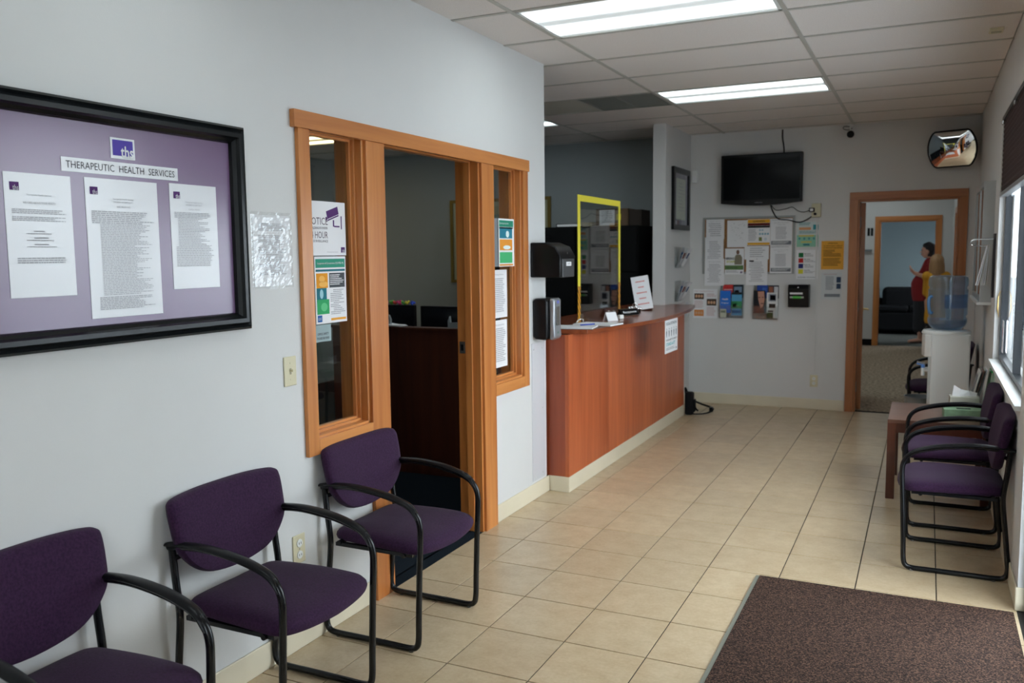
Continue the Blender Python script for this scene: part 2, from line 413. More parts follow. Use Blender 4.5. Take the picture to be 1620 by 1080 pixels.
# far wall with door opening
FD = (-.615, .246); FZ = 2.048
mb = MB(); mb.box(XL-.125, FD[0], YE, YE+.115, 0, HC+.04); mb.box(FD[1], XR, YE, YE+.115, 0, HC+.04); mb.box(FD[0], FD[1], YE, YE+.115, FZ, HC+.04)
struct(mb.build('wall_far', PAINT), 'far wall with television and notice board')
struct(MB().box(-6.9, XL-.125, YE, YE+.115, 0, HC+.04).build('wall_office_back', PAINT_DIM), 'back wall of the office, its paint darkened for low light')
mb = MB(); mb.box(-6.9, -6.78, .9, YE, 0, HC+.04); mb.box(-6.9, XL-WT, .8, .92, 0, HC+.04); struct(mb.build('wall_office_side', PAINT_DIM), 'side wall of the office, its paint darkened for low light')
struct(MB().box(-2.5, XR+.3, -3.7, -3.5, 0, HC+.04).build('wall_back', PAINT))
# right wall: window 4.45..6.35, entrance 1.9..4.25, window -2.6..1.2
WA = (4.45, 6.35); ZS, ZT = .862, 2.39; EN = (3.1, 4.22); WB = (-2.4, -.6)
mb = MB(); T2 = .08
mb.box(XR, XR+T2, WA[1], YE+.1, 0, ZT); mb.box(XR, XR+T2, EN[1], WA[1], 0, ZS-.02); mb.box(XR, XR+T2, -3.6, YE+.1, ZT, HC+.04)
mb.box(XR, XR+T2, EN[1], WA[0], ZS-.02, ZT); mb.box(XR, XR+T2, WB[1], EN[0], 0, ZT); mb.box(XR, XR+T2, -3.6, WB[0], 0, ZT); mb.box(XR, XR+T2, WB[0], WB[1], 0, ZS-.02)
struct(mb.build('wall_right', PAINT), 'right wall with the window and shade')
DARKF = mat('dark_anodised', (.03, .032, .036, 1), .35, metal=.6)
def window(n, y0, y1, z0, z1, mull, label):
    r = sroot('window_%d' % n, (XR+.045, y1, z0), RZ['R'], label); W = y1-y0; Hh = z1-z0
    mb = MB(); f = .035
    mb.box(0, W, -.012, .03, 0, f); mb.box(0, W, -.012, .03, Hh-f, Hh); mb.box(0, f, -.012, .03, f, Hh-f); mb.box(W-f, W, -.012, .03, f, Hh-f)
    mb.build('window_frame', DARKF, r)
    for m_ in mull: MB().box(m_-.02, m_+.02, -.012, .03, f, Hh-f).build('mullion', DARKF, r)
    xs = [f]+[q for m_ in mull for q in (m_-.02, m_+.02)]+[W-f]
    for a, b in zip(xs[::2], xs[1::2]): MB().box(a, b, .006, .012, f, Hh-f).build('glass_pane', GLASS, r)
    return r
w3 = window(3, WA[0], WA[1], ZS, ZT, [1.0], 'dark framed window beside the right hand chairs')
MB().box(-.0, 1.9, -.070, .0, -.022, .0).build('window_sill', WHITEP, w3)
mb = MB(); mb.tube([(.016, -.022, .27), (.022, -.032, .33), (.02, -.03, .40), (.014, -.02, .44)], [.002, .005, .004, .002], 8); mb.build('window_latch', BRASS, w3, smooth=True)
window(4, WB[0], WB[1], ZS, ZT, [.9], 'dark framed window behind the viewer')
w5 = window(5, EN[0], EN[1], 0.0, ZT, [.55], 'glazed entrance beside the mat')
# baseboards
def bboard(name, pts):
    mb = MB()
    for x0, x1, y0, y1 in pts: mb.box(x0, x1, y0, y1, 0, .105)
    return struct(mb.build(name, BASE, bevel=.004))
bboard('baseboard_left', [(XL, XL+.008, -3.5, 3.158), (XL, XL+.008, 4.392, 5.19)])
bboard('baseboard_far', [(XL, -.695, YE-.009, YE), (XL, XL+.008, 8.16, YE), (.315, XR, YE-.009, YE)])
bboard('baseboard_right', [(XR-.009, XR, EN[1], YE), (XR-.009, XR+.1, EN[1]-.009, EN[1])])
bboard('baseboard_hall', [(-2.1, -.795, 15.385, 15.4)]).data.materials[0] = BLACKM

# ---- door 1 with sidelights (local frame: x = world y, out = -y)
d1 = sroot('door_1', (XL, 0, 0), RZ['L'], 'fir trimmed office doorway with a glazed sidelight on either side')
def fir(name, x0, x1, y0, y1, z0, z1, par=None, m=None, bev=.002):
    return MB().box(x0, x1, y0, y1, z0, z1).build(name, m or (FIR_Z if (z1-z0) > (x1-x0) else FIR_X), par or d1, bevel=bev)
fir('header_board', 2.690, 4.890-.02, -.024, 0, 2.070, 2.138)
fir('casing_board', 2.716, 2.784, -.019, 0, .766, 2.070)
fir('casing_board', 3.165, 3.306, -.019, 0, 0, 2.070)
fir('casing_board', 4.247, 4.393, -.019, 0, 0, 2.070)
fir('casing_board', 4.787, 4.856, -.019, 0, .756, 2.070)
fir('apron_board', 2.784, 3.165, -.019, 0, .766, .830)
fir('apron_board', 4.393, 4.787, -.019, 0, .756, .822)
def lining(x0, x1, z0, z1, sill):
    for a, b in ((x0-.001, x0+.016), (x1-.016, x1+.001)): fir('jamb_board', a, b, -.004, WT+.01, z0, z1)
    fir('head_jamb', x0, x1, -.004, WT+.01, z1-.012, z1)
    if sill: fir('sill_board', x0, x1, -.004, WT+.01, z0, z0+.014)
lining(OL[0], OL[1], .826, ZH, 1); lining(OD[0], OD[1], 0, ZH, 0); lining(OR[0], OR[1], .820, ZH, 1)
# door stops
for a, b in ((OD[0]+.016, OD[0]+.028), (OD[1]-.028, OD[1]-.016)): fir('door_stop', a, b, .045, .085, 0, ZH-.016)
fir('door_stop', OD[0]+.028, OD[1]-.028, .045, .085, ZH-.028, ZH-.016)
sp_ = MB().box(OD[1]-.0185, OD[1]-.016, .093, .127, 1.02, 1.085).build('strike_plate', ALU, d1)
MB().box(OD[1]-.020, OD[1]-.0185, .103, .120, 1.035, 1.07).build('latch_hole', BLACKM, sp_)
def sidelight(n, x0, x1, z0, z1, label):
    r = sroot('window_%d' % n, (XL, 0, 0), RZ['L'], label)
    for q, dy in ((.012, .030), (.022, .045)):
        for a, b in ((x0+.016, x0+.016+q), (x1-.016-q, x1-.016)): fir('glazing_bead', a, b, dy, dy+.018, z0+.014, z1-.016, r, bev=.001)
        fir('glazing_bead', x0+.016+q, x1-.016-q, dy, dy+.018, z1-.016-q, z1-.016, r, bev=.001)
        fir('glazing_bead', x0+.016+q, x1-.016-q, dy, dy+.018, z0+.014, z0+.014+q, r, bev=.001)
    MB().box(x0+.018, x1-.018, .062, .067, z0+.016, z1-.018).build('glass_pane', GLASS, r)
    for a, b in ((x0+.016, x0+.034), (x1-.034, x1-.016)): fir('glazing_bead', a, b, .068, .086, z0+.014, z1-.016, r, bev=.001)
    return r
sidelight(1, OL[0], OL[1], .826, ZH, 'narrow sidelight glass left of the office doorway')
sidelight(2, OR[0], OR[1], .820, ZH, 'narrow sidelight glass right of the office doorway')
# ---- door 2: far doorway with its leaf swung into the hall
d2 = sroot('door_2', (0, YE, 0), 0, 'fir framed doorway in the far wall opening to the hallway')
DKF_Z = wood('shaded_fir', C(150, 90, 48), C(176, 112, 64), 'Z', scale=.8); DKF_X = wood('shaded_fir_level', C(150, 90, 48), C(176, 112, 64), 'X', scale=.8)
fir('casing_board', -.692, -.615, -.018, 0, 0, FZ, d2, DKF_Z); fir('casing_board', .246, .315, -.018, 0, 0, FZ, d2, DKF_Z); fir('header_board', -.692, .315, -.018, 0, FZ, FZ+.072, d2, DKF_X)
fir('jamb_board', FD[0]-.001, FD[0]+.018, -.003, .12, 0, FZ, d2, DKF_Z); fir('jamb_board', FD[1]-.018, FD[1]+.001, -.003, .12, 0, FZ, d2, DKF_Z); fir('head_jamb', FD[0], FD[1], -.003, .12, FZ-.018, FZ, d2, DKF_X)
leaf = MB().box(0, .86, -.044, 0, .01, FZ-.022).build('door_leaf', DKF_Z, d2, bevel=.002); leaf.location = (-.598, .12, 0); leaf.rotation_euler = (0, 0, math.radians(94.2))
hl = MB(); hl.tube([(.79, -.044, .95), (.79, -.10, .95), (.70, -.10, .95)], .009, 8); hl.lathe([(.028, 0), (.028, .012)], .79, -.056, .95, axis='y'); hl.build('lever_handle', BRASS, leaf, smooth=True)
for z in (.24, 1.03, 1.84):
    MB().box(FD[0]+.018, FD[0]+.021, .015, .118, z-.05, z+.05).build('hinge', STEEL, d2)
# ---- hall and the room beyond it
HR = .345
mb = MB(); mb.box(-2.2, -2.05, YE+.1, 15.4, 0, HC+.1); struct(mb.build('wall_hall_left', PAINT))
mb = MB(); mb.box(HR, HR+.12, YE+.115, 12.3, 0, HC+.1); mb.box(HR, HR+.12, 13.2, 15.4, 0, HC+.1); mb.box(HR, HR+.12, 12.3, 13.2, 2.05, HC+.1); struct(mb.build('wall_hall_right', PAINT))
mb = MB(); mb.box(-2.2, -.725, 15.4, 15.52, 0, HC+.1); mb.box(.117, 1.0, 15.4, 15.52, 0, HC+.1); mb.box(-.725, .117, 15.4, 15.52, 2.04, HC+.1); struct(mb.build('wall_hall_end', PAINT), 'white wall at the end of the hallway')
struct(MB().box(-2.2, .5, YE+.115, 15.5, HC, HC+.1).build('ceiling', PAINT)); struct(MB().box(-2.7, 1.1, 15.45, 18.9, HC, HC+.1).build('ceiling', PAINT))
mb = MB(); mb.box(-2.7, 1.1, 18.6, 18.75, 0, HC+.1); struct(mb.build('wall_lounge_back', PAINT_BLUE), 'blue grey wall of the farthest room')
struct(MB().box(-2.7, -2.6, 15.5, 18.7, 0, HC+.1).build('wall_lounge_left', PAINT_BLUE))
mb = MB(); mb.box(1.0, 1.1, 15.5, 16.6, 0, HC+.1); mb.box(1.0, 1.1, 17.6, 18.7, 0, HC+.1); mb.box(1.0, 1.1, 16.6, 17.6, 0, .9); mb.box(1.0, 1.1, 16.6, 17.6, 2.1, HC+.1); struct(mb.build('wall_lounge_right', PAINT_BLUE))  # opening added in this unseen wall so daylight reaches the room
d3 = sroot('door_3', (0, 15.4, 0), 0, 'fir framed doorway numbered 11 at the end of the hallway')
fir('casing_board', -.795, -.725, -.018, 0, 0, 2.04, d3); fir('casing_board', .117, .19, -.018, 0, 0, 2.04, d3); fir('header_board', -.795, .19, -.018, 0, 2.04, 2.112, d3)
fir('jamb_board', -.726, -.705, -.003, .13, 0, 2.04, d3); fir('jamb_board', .098, .118, -.003, .13, 0, 2.04, d3); fir('head_jamb', -.726, .118, -.003, .13, 2.02, 2.04, d3)
MB().box(.085, .098, .03, .10, 1.80, 1.93).build('hinge', STEEL, d3)
d4 = sroot('door_4', (HR, 0, 0), RZ['R'], 'fir door in the right wall of the hallway')
fir('casing_board', -13.27, -13.2, -.03, 0, 0, 2.05, d4); fir('casing_board', -12.3, -12.23, -.03, 0, 0, 2.05, d4); fir('header_board', -13.27, -12.23, -.03, 0, 2.05, 2.12, d4); fir('door_leaf', -13.2, -12.3, .02, .06, 0, 2.05, d4)
MB().box(-14.5, -14.42, -.03, 0, 1.9, 2.05).build('wall_sensor', WHITEP, d4)

# ================================================================== CEILING FIXTURES
def lens_mat(name, k, warm=0):
    m = bpy.data.materials.new(name); m.use_nodes = True; nt = m.node_tree; N = nt.nodes; L = nt.links; b = N['Principled BSDF']
    b.inputs['Base Color'].default_value = (.8, .8, .8, 1); b.inputs['Roughness'].default_value = .4
    b.inputs['Emission Color'].default_value = (1, .80, .42, 1) if warm else (.86, .98, 1, 1)
    tc = N.new('ShaderNodeTexCoord'); sx = N.new('ShaderNodeSeparateXYZ'); L.new(tc.outputs['Object'], sx.inputs[0])
    m1 = N.new('ShaderNodeMath'); m1.operation = 'ABSOLUTE'; L.new(sx.outputs[1], m1.inputs[0])
    m2 = N.new('ShaderNodeMath'); m2.operation = 'SUBTRACT'; L.new(m1.outputs[0], m2.inputs[0]); m2.inputs[1].default_value = .15
    m3 = N.new('ShaderNodeMath'); m3.operation = 'ABSOLUTE'; L.new(m2.outputs[0], m3.inputs[0])
    mr = N.new('ShaderNodeMapRange'); mr.interpolation_type = 'SMOOTHSTEP'; mr.inputs[1].default_value = 0; mr.inputs[2].default_value = .125; mr.inputs[3].default_value = k*2.0; mr.inputs[4].default_value = k*.10
    L.new(m3.outputs[0], mr.inputs[0]); L.new(mr.outputs[0], b.inputs['Emission Strength'])
    return m
LENS = lens_mat('lamp_lens', LAMP); LENSW = lens_mat('warm_lamp_lens', LAMP, 1)
HID = {(0, 0): 'fluorescent ceiling light nearest the viewer, over the tiled floor', (0, 4): 'fluorescent ceiling light in front of the far wall', (-2, 5): 'fluorescent ceiling light over the office behind the counter',
       (-4, 5): 'warm ceiling light seen through the left sidelight', (0, -4): 'fluorescent ceiling light overhead', (0, -8): 'fluorescent ceiling light behind the viewer', (-2, 1): 'office ceiling light above the desk'}
def troffer(cx, cy, z, label, lens, group='fluorescent ceiling lights'):
    t = thing('ceiling_light', label, 'ceiling light', (cx, cy, z), 0, group)
    a, b = .597, .293
    mb = MB(); mb.box(-a, a, -b, b, .03, .04)
    for x0, x1, y0, y1 in ((-a, a, -b, -b+.018), (-a, a, b-.018, b), (-a, -a+.018, -b, b), (a-.018, a, -b, b)): mb.box(x0, x1, y0, y1, .0, .032)
    mb.build('lamp_housing', WHITEP, t)
    MB().box(-a+.018, a-.018, -b+.018, b-.018, .006, .012).build('lens', lens, t)
    return t
for (i, j), lb in HID.items():
    troffer(MX0+(i+.5)*1.2192, MY0+(j+.5)*.6096, HC, lb, LENSW if i == -4 else LENS)
troffer(-.9, 12.0, HC-.045, 'added unseen ceiling light in the middle of the hallway', LENS); troffer(-.9, 10.0, HC-.045, 'added unseen ceiling light in the hallway just past the far doorway', LENS); troffer(-.9, 14.4, HC-.045, 'added unseen ceiling light at the far end of the hallway', LENS)  # unseen fixtures, added to brighten the hallway
# return air and supply vents in one ceiling bay
vx = MX0-1.2192; vy = MY0+4*.6096
t = thing('air_vent', 'pale blank square vent plate in the ceiling over the counter', 'vent', (vx+.3, vy+.305, HC), 0)
MB().box(-.29, .31, -.295, .295, .004, .014).build('vent_plate', mat('vent_plate', C(186, 184, 172), .5), t)
for s_ in (-.285, .305): MB().box(s_-.012, s_+.012, -.3, .3, -.003, .006).build('vent_frame', TEE, t)
t = thing('air_vent', 'dark louvred square vent in the ceiling beside the second light', 'vent', (vx+.91, vy+.305, HC), 0)
MB().box(-.29, .29, -.295, .295, .02, .026).build('vent_back', mat('vent_dark', C(84, 86, 84), .7), t)
for k in range(14): MB().box(-.28, .28, -.28+k*.0415, -.265+k*.0415, .004, .016).build('louvre', mat('vent_louvre', C(130, 132, 126), .5), t)
mb = MB()
for x0, x1, y0, y1 in ((-.30, .30, -.30, -.282), (-.3, .3, .282, .3), (-.3, -.282, -.3, .3), (.282, .3, -.3, .3), (-.01, .01, -.3, .3)): mb.box(x0, x1, y0, y1, -.001, .012)
mb.build('vent_frame', mat('vent_rim', C(120, 122, 116), .5), t)
t = thing('ceiling_sensor', 'small beige rectangular sensor on the ceiling at upper right', 'sensor', (.296, 5.532, HC), 0)
MB().box(-.035, .035, -.045, .045, -.012, .004).build('sensor_case', IVORY, t, bevel=.004); MB().box(-.025, .025, -.02, .02, -.014, -.012).build('sensor_window', mat('sensor_grey', C(170, 164, 140), .5), t)

# ================================================================== LEFT WALL ITEMS
# framed display
fy0, fy1, fz0, fz1 = 1.385, 2.405, 1.315, 2.028
t = wall_thing('framed_display', 'large black framed purple display board with three white documents', 'framed board', 'L', fy0, fz0)
Wd, Ht = fy1-fy0, fz1-fz0
prof = [(0, 0), (0, .030), (.008, .038), (.016, .030), (.026, .046), (.040, .046), (.046, .034), (.056, .024), (.060, .012), (.060, 0)]
mb = MB(); corners = [(0, 0, 1, 1), (Wd, 0, -1, 1), (Wd, Ht, -1, -1), (0, Ht, 1, -1)]
n = len(prof); vs = []
for cx_, cz_, sx_, sz_ in corners: vs += [(cx_+sx_*p, -q, cz_+sz_*p) for p, q in prof]
fs = []
for k in range(4):
    for i in range(n-1): a = k*n+i; b = ((k+1) % 4)*n+i; fs.append((a, a+1, b+1, b))
mb.add(vs, fs); mb.build('frame', mat('frame_black', (.005, .006, .007, 1), .25, spec=.3), t)
def glazed(name, col):
    m = mat(name, col, .5, coat=1.0); m.node_tree.nodes['Principled BSDF'].inputs['Coat Roughness'].default_value = .24; m.node_tree.nodes['Principled BSDF'].inputs['Coat IOR'].default_value = 1.6; return m
GPAP = glazed('glazed_paper', C(206, 206, 210))
MB().box(.05, Wd-.05, -.012, -.002, .05, Ht-.05).build('backing_board', glazed('purple_board', C(92, 54, 100)), t)
cy_ = (2.34+1.445)/2
def U(y): return y-fy0
def V(z): return z-fz0
lg = MB().box(U(1.855), U(1.943), -.0135, -.012, V(1.873), V(1.935)).build('logo_card', GPAP, t)
quadprint(lg, U(1.862), U(1.936), V(1.882), V(1.929), flat((84, 70, 160)), -.0142)
lettering(lg, 'ths', U(1.913), V(1.878), .046, .034, PAPER, -.0150, bold=.02)
bn = MB().box(U(1.686), U(2.110), -.0135, -.012, V(1.822), V(1.862)).build('title_card', GPAP, t)
lettering(bn, 'THERAPEUTIC  HEALTH  SERVICES', U(1.898), V(1.832), .395, .0205, flat((26, 22, 32)), -.0142, bold=-.004)
for (a, b, c, d), kind in (((1.511, 1.712, 1.4685, 1.807), 1), ((1.758, 2.021, 1.3955, 1.8095), 2), ((2.071, 2.275, 1.4705, 1.8135), 3)):
    p = MB().box(U(a), U(b), -.0135, -.012, V(c), V(d)).build('document', GPAP, t)
    w_ = b-a; logo_ths(p, U(a)+.016, V(d)-.048, .027, -.0143)
    mb = MB(); xc = U((a+b)/2)
    put_text(mb, 'Therapeutic Health Services', xc, V(d)-.062, .075, .006, -.0144)
    if kind == 1:
        put_text(mb, 'WE CARE ABOUT YOUR HEALTH', xc, V(d)-.083, .098, .006, -.0144)
        mb.build('lettering', INKL, p)
        mb = MB(); lines(mb, U(a)+.018, U(b)-.018, V(d)-.098, V(d)-.112, 3, -.0143); lines(mb, U(a)+.018, U(b)-.018, V(d)-.118, V(d)-.132, 3, -.0143)
        for zz in (.158, .176, .194):
            lines(mb, xc-.022, xc+.022, V(d)-zz+.002, V(d)-zz-.0045, 1, -.0143); lines(mb, xc-.045, xc+.045, V(d)-zz-.005, V(d)-zz-.010, 1, -.0143)
        lines(mb, U(a)+.025, U(b)-.025, V(d)-.230, V(d)-.248, 3, -.0143, ragged=.05)
        mb.build('printed_lines', INKL, p)
    else:
        put_text(mb, 'STATEMENT OF CLIENT RIGHTS', xc, V(d)-.070, .07, .005, -.0144); put_text(mb, 'WAC 388-877-0600' if kind == 2 else 'CLINICAL - MEDICAL', xc, V(d)-.084, .05, .005, -.0144)
        mb.build('lettering', INKL, p)
        mb = MB()
        if kind == 2:
            lines(mb, U(a)+.018, U(b)-.018, V(d)-.096, V(d)-.135, 7, -.0143); lines(mb, U(a)+.045, U(b)-.03, V(d)-.135, V(c)+.065, 44, -.0143, ragged=.35, fill=.42); lines(mb, U(a)+.03, U(b)-.03, V(c)+.062, V(c)+.022, 8, -.0143, ragged=.3)
        else:
            lines(mb, U(a)+.016, U(b)-.018, V(d)-.092, V(d)-.112, 4, -.0143); lines(mb, U(a)+.03, U(b)-.03, V(d)-.112, V(d)-.205, 18, -.0143, ragged=.4, fill=.42); lines(mb, U(a)+.018, U(b)-.022, V(d)-.205, V(d)-.272, 12, -.0143, ragged=.15, fill=.42)
        mb.build('printed_lines', INKL, p)

# notice in a crinkled plastic sleeve
t = wall_thing('sleeved_notice', 'white notice in a crinkled clear plastic sleeve between display frame and door trim', 'notice', 'L', 2.449, 1.452)
MB().box(.012, .215, -.002, -.0006, .01, .275).build('paper_sheet', PAPER, t)
mb = MB(); lines(mb, .04, .185, .245, .215, 5, -.0024, ragged=.05); lines(mb, .04, .19, .20, .05, 24, -.0024, indent=.15); mb.build('printed_lines', INKL, t)
nx_, nz_ = 22, 28; vs = []
for j in range(nz_+1):
    for i in range(nx_+1):
        u_, v_ = i/nx_, j/nz_; edge = min(u_, 1-u_, v_, 1-v_)
        vs.append((.226*u_, -.004-random.random()*.0022*(1 if edge > 0 else .3)-.004*(1-v_)*math.sin(u_*3.1), .287*v_+(.004*math.sin(u_*9) if j == 0 else 0)))
fs = [(j*(nx_+1)+i, j*(nx_+1)+i+1, (j+1)*(nx_+1)+i+1, (j+1)*(nx_+1)+i) for j in range(nz_) for i in range(nx_)]
mb = MB(); mb.add(vs, fs); mb.build('plastic_sleeve', glassy('sleeve_film', (.97, .97, .97, 1), rough=.12, ior=1.7), t, smooth=False)

# switch and outlet
t = wall_thing('light_switch', 'ivory toggle switch plate left of the office door trim', 'light switch', 'L', 2.600, 1.069)
MB().box(0, .071, -.006, 0, 0, .116).build('cover_plate', IVORY, t, bevel=.003); MB().box(.031, .040, -.007, -.005, .046, .070).build('toggle_slot', mat('ivory_dark', C(150, 142, 116), .5), t)
mb = MB(); mb.box(.032, .039, -.020, -.006, .057, .066); mb.build('toggle', IVORY, t, bevel=.001)
for z in (.026, .090): MB().lathe([(.003, 0), (.003, .0012)], .0355, -.0072, z, n=10, axis='y').build('screw', IVORY, t)
def outlet(label, side, a, z, wd=.073, ht=.118):
    t = wall_thing('wall_outlet', label, 'outlet', side, a, z)
    MB().box(0, wd, -.006, 0, 0, ht).build('cover_plate', IVORY, t, bevel=.003)
    for zz in (ht*.30, ht*.70):
        o = MB().lathe([(.0165, 0), (.0165, -.0025), (.015, -.0035)], wd/2, -.006, zz, n=18, axis='y').build('socket', WHITEP, t)
        mb = MB(); mb.box(wd/2-.007, wd/2-.005, -.0102, -.0096, zz-.004, zz+.005); mb.box(wd/2+.005, wd/2+.007, -.0102, -.0096, zz-.004, zz+.005); mb.build('slot', BLACKM, o)
    MB().lathe([(.003, 0), (.003, .001)], wd/2, -.0065, ht/2, n=8, axis='y').build('screw', STEEL, t)
    return t
outlet('ivory wall outlet low between the two front purple chairs', 'L', 2.613, .350)
outlet('ivory wall outlet low on the far wall', 'F', -1.018, .226)

# signs on the sidelight glass
G = XL-.060
t = sheet('white camera surveillance notice in the left sidelight', 'L', 2.823, 1.575, .282, .226, off=.0, plane=G, name='notice')
mb = MB(); dk = flat((92, 82, 92))
put_text(mb, 'NOTICE', .092, .128, .135, .030, -.0018); put_text(mb, 'THIS BUILDING IS UNDER', .085, .110, .145, .010, -.0018); put_text(mb, '24 HOUR', .095, .072, .125, .028, -.0018); put_text(mb, 'VIDEO SURVEILLANCE', .085, .055, .145, .010, -.0018)
put_text(mb, 'Therapeutic Health Services', .185, .012, .075, .004, -.0018); mb.build('printed_lettering', dk, t)
mb = MB(); mb.prism([(.150, .185), (.228, .208), (.236, .176), (.158, .153)], -.002, -.0014, 'y'); mb.prism([(.158, .150), (.234, .173), (.236, .168), (.160, .145)], -.002, -.0014, 'y')
mb.prism([(.145, .160), (.153, .163), (.157, .148), (.149, .146)], -.002, -.0014, 'y'); mb.box(.195, .203, -.002, -.0014, .122, .150); mb.box(.203, .240, -.002, -.0014, .120, .126); mb.box(.250, .256, -.002, -.0014, .112, .168)
mb.build('camera_pictogram', PURPLE, t); logo_ths(t, .245, .012, .028, -.0018)
t = sheet('covid symptoms poster with orange, teal and green pictures under the camera notice', 'L', 2.880, 1.289, .212, .282, off=.002, plane=G+.002, name='poster', cat='poster')
quadprint(t, .006, .206, .235, .272, flat((52, 140, 116)), -.0036); lettering(t, 'Symptoms of Coronavirus (COVID-19)', .106, .247, .18, .011, PAPER, -.0042)
quadprint(t, .006, .206, .219, .228, flat((40, 106, 122)), -.0036); quadprint(t, .008, .085, .150, .212, flat((222, 148, 40)), -.0036); quadprint(t, .008, .075, .092, .150, flat((34, 110, 124)), -.0036)
quadprint(t, .008, .090, .040, .102, flat((52, 158, 98)), -.0040); quadprint(t, .095, .202, .150, .212, flat((74, 78, 84)), -.0036); quadprint(t, .10, .205, .010, .020, flat((226, 160, 60)), -.0036)
quadprint(t, .01, .04, .008, .036, flat((34, 92, 160)), -.0036); lettering(t, 'CDC', .025, .016, .022, .010, PAPER, -.0042)
mb = MB(); lines(mb, .100, .196, .205, .158, 6, -.0042, ragged=.4); mb.build('printed_lines', PAPER, t)
mb = MB(); lines(mb, .100, .200, .142, .032, 14, -.0036, ragged=.5, indent=.2); mb.build('printed_lines', INKL, t)
mb = MB(); disc(mb, .045, .188, .02, .014, -.0042); disc(mb, .055, .166, .03, .012, -.0042); mb.build('printed_figure', flat((236, 178, 90)), t)
mb = MB(); disc(mb, .040, .125, .012, .02, -.0042); mb.build('printed_figure', flat((150, 196, 206)), t)
mb = MB(); disc(mb, .055, .07, .022, .018, -.0044); mb.build('printed_figure', flat((96, 190, 130)), t)
t = sheet('small office notice low on the left sidelight glass', 'L', 2.878, 1.213, .104, .072, flat((150, 168, 170)), plane=G, name='notice')
mb = MB(); put_text(mb, 'OFFICE SAFETY', .05, .028, .075, .010, -.0016, bold=.02); put_text(mb, 'PLEASE BE KIND', .05, .010, .08, .010, -.0016, bold=.02); mb.build('printed_lines', INK, t)
t = sheet('white information sheet in the right sidelight, upper of two', 'L', 4.500, 1.195, .205, .285, plane=G, name='notice')
mb = MB(); put_text(mb, 'Parking Notice', .10, .25, .12, .012, -.0016); lines(mb, .03, .18, .235, .03, 18, -.0016); mb.build('printed_lines', INKL, t)
t = sheet('white information sheet in the right sidelight, lower of two', 'L', 4.500, .898, .200, .283, plane=G, name='notice')
mb = MB(); put_text(mb, 'Announcement', .10, .25, .12, .012, -.0016); lines(mb, .03, .18, .235, .03, 18, -.0016); mb.build('printed_lines', INKL, t)
# acrylic holder with a covid poster, standing off the glass
t = wall_thing('poster_holder', 'grey edged poster holder with teal and orange poster in the right sidelight', 'poster holder', 'L', 4.475, 1.500, plane=XL-.035)
MB().box(0, .055, -.006, .024, 0, .280).build('holder_side', GREYP, t); 
hp = MB().box(.055, .262, -.012, -.009, .0, .280).build('poster_sheet', PAPER, t)
quadprint(hp, .060, .250, .232, .270, flat((40, 134, 108)), -.0128); lettering(hp, 'Symptoms', .125, .245, .12, .013, PAPER, -.0134)
for z, c in ((.165, (40, 120, 140)), (.095, (222, 146, 52)), (.02, (70, 170, 110))): quadprint(hp, .065, .235, z, z+.064, flat(c), -.0128)
quadprint(hp, .060, .245, .222, .230, flat((40, 50, 52)), -.0128); quadprint(hp, .060, .245, .004, .014, flat((214, 140, 50)), -.0128)
mb = MB(); disc(mb, .17, .19, .022, .02, -.0134); disc(mb, .16, .112, .05, .012, -.0134); mb.build('printed_figure', flat((214, 228, 226)), hp)

# dispensers and corner guard
t = wall_thing('paper_towel_dispenser', 'black paper towel dispenser above the sanitizer at the wall end', 'dispenser', 'L', 4.918, 1.425)
mb = MB(); mb.prism([(0, 0), (-.20, 0), (-.205, .13), (-.17, .19), (-.10, .216), (0, .216)], 0, .25, 'x')
mb.build('body', BLACKP, t, bevel=.008, smooth=True)
MB().box(.03, .22, -.208, -.198, .0, .115).build('front_cover', mat('smoke_grey_plastic', (.055, .058, .062, 1), .3), t, bevel=.004)
lb = MB().box(.085, .165, -.2100, -.208, .070, .095).build('sticker', PAPER, t); lettering(lb, 'TOWELS', .125, .078, .05, .009, INK, -.2105)
MB().lathe([(.006, 0), (.006, -.002)], .125, -.199, .15, n=12, axis='y').build('lock', STEEL, t)
t = wall_thing('hand_sanitizer_dispenser', 'black and silver wall sanitizer dispenser below the towel dispenser', 'dispenser', 'L', 4.945, 1.030)
mb = MB(); mb.prism([(.0, .02), (.0, .25), (-.02, .262), (-.085, .262), (-.10, .25), (-.10, .015), (-.085, 0), (-.02, .005)], 0, .185, 'x'); mb.build('body', BLACKP, t, bevel=.014, smooth=True)
mb = MB(); mb.prism([(-.10, .004), (-.10, .258), (-.118, .266), (-.135, .25), (-.132, .10), (-.138, .02), (-.12, .0)], .035, .150, 'x'); fc = mb.build('front_cover', mat('silver_plastic', C(150, 152, 156), .3, metal=.5), t, bevel=.008, smooth=True)
MB().box(.07, .115, -.140, -.13, .09, .21).build('viewing_window', mat('window_smoke', (.10, .09, .08, 1), .2), fc, bevel=.003)
MB().lathe([(.008, 0), (.008, -.002)], .092, -.137, .045, n=12, axis='y').build('sensor_spot', mat('green_spot', C(90, 130, 110), .4), fc)
MB().ball((.092, -.133, .238), .012).build('lens_badge', mat('blue_badge', C(110, 116, 190), .3), fc)
t = wall_thing('corner_guard', 'clear plastic guard panel screwed to the wall end below the sanitizer', 'wall guard', 'L', 4.925, .118)
MB().box(0, .200, -.003, -.0004, 0, .890).build('guard_panel', mat('guard_plastic', (.60, .61, .64, 1), .15, coat=.3), t)
for z in (.03, .46, .85):
    for x in (.03, .165): MB().lathe([(.006, 0), (.005, -.002), (.002, -.0025)], x, -.003, z, n=10, axis='y').build('screw', ALU, t)

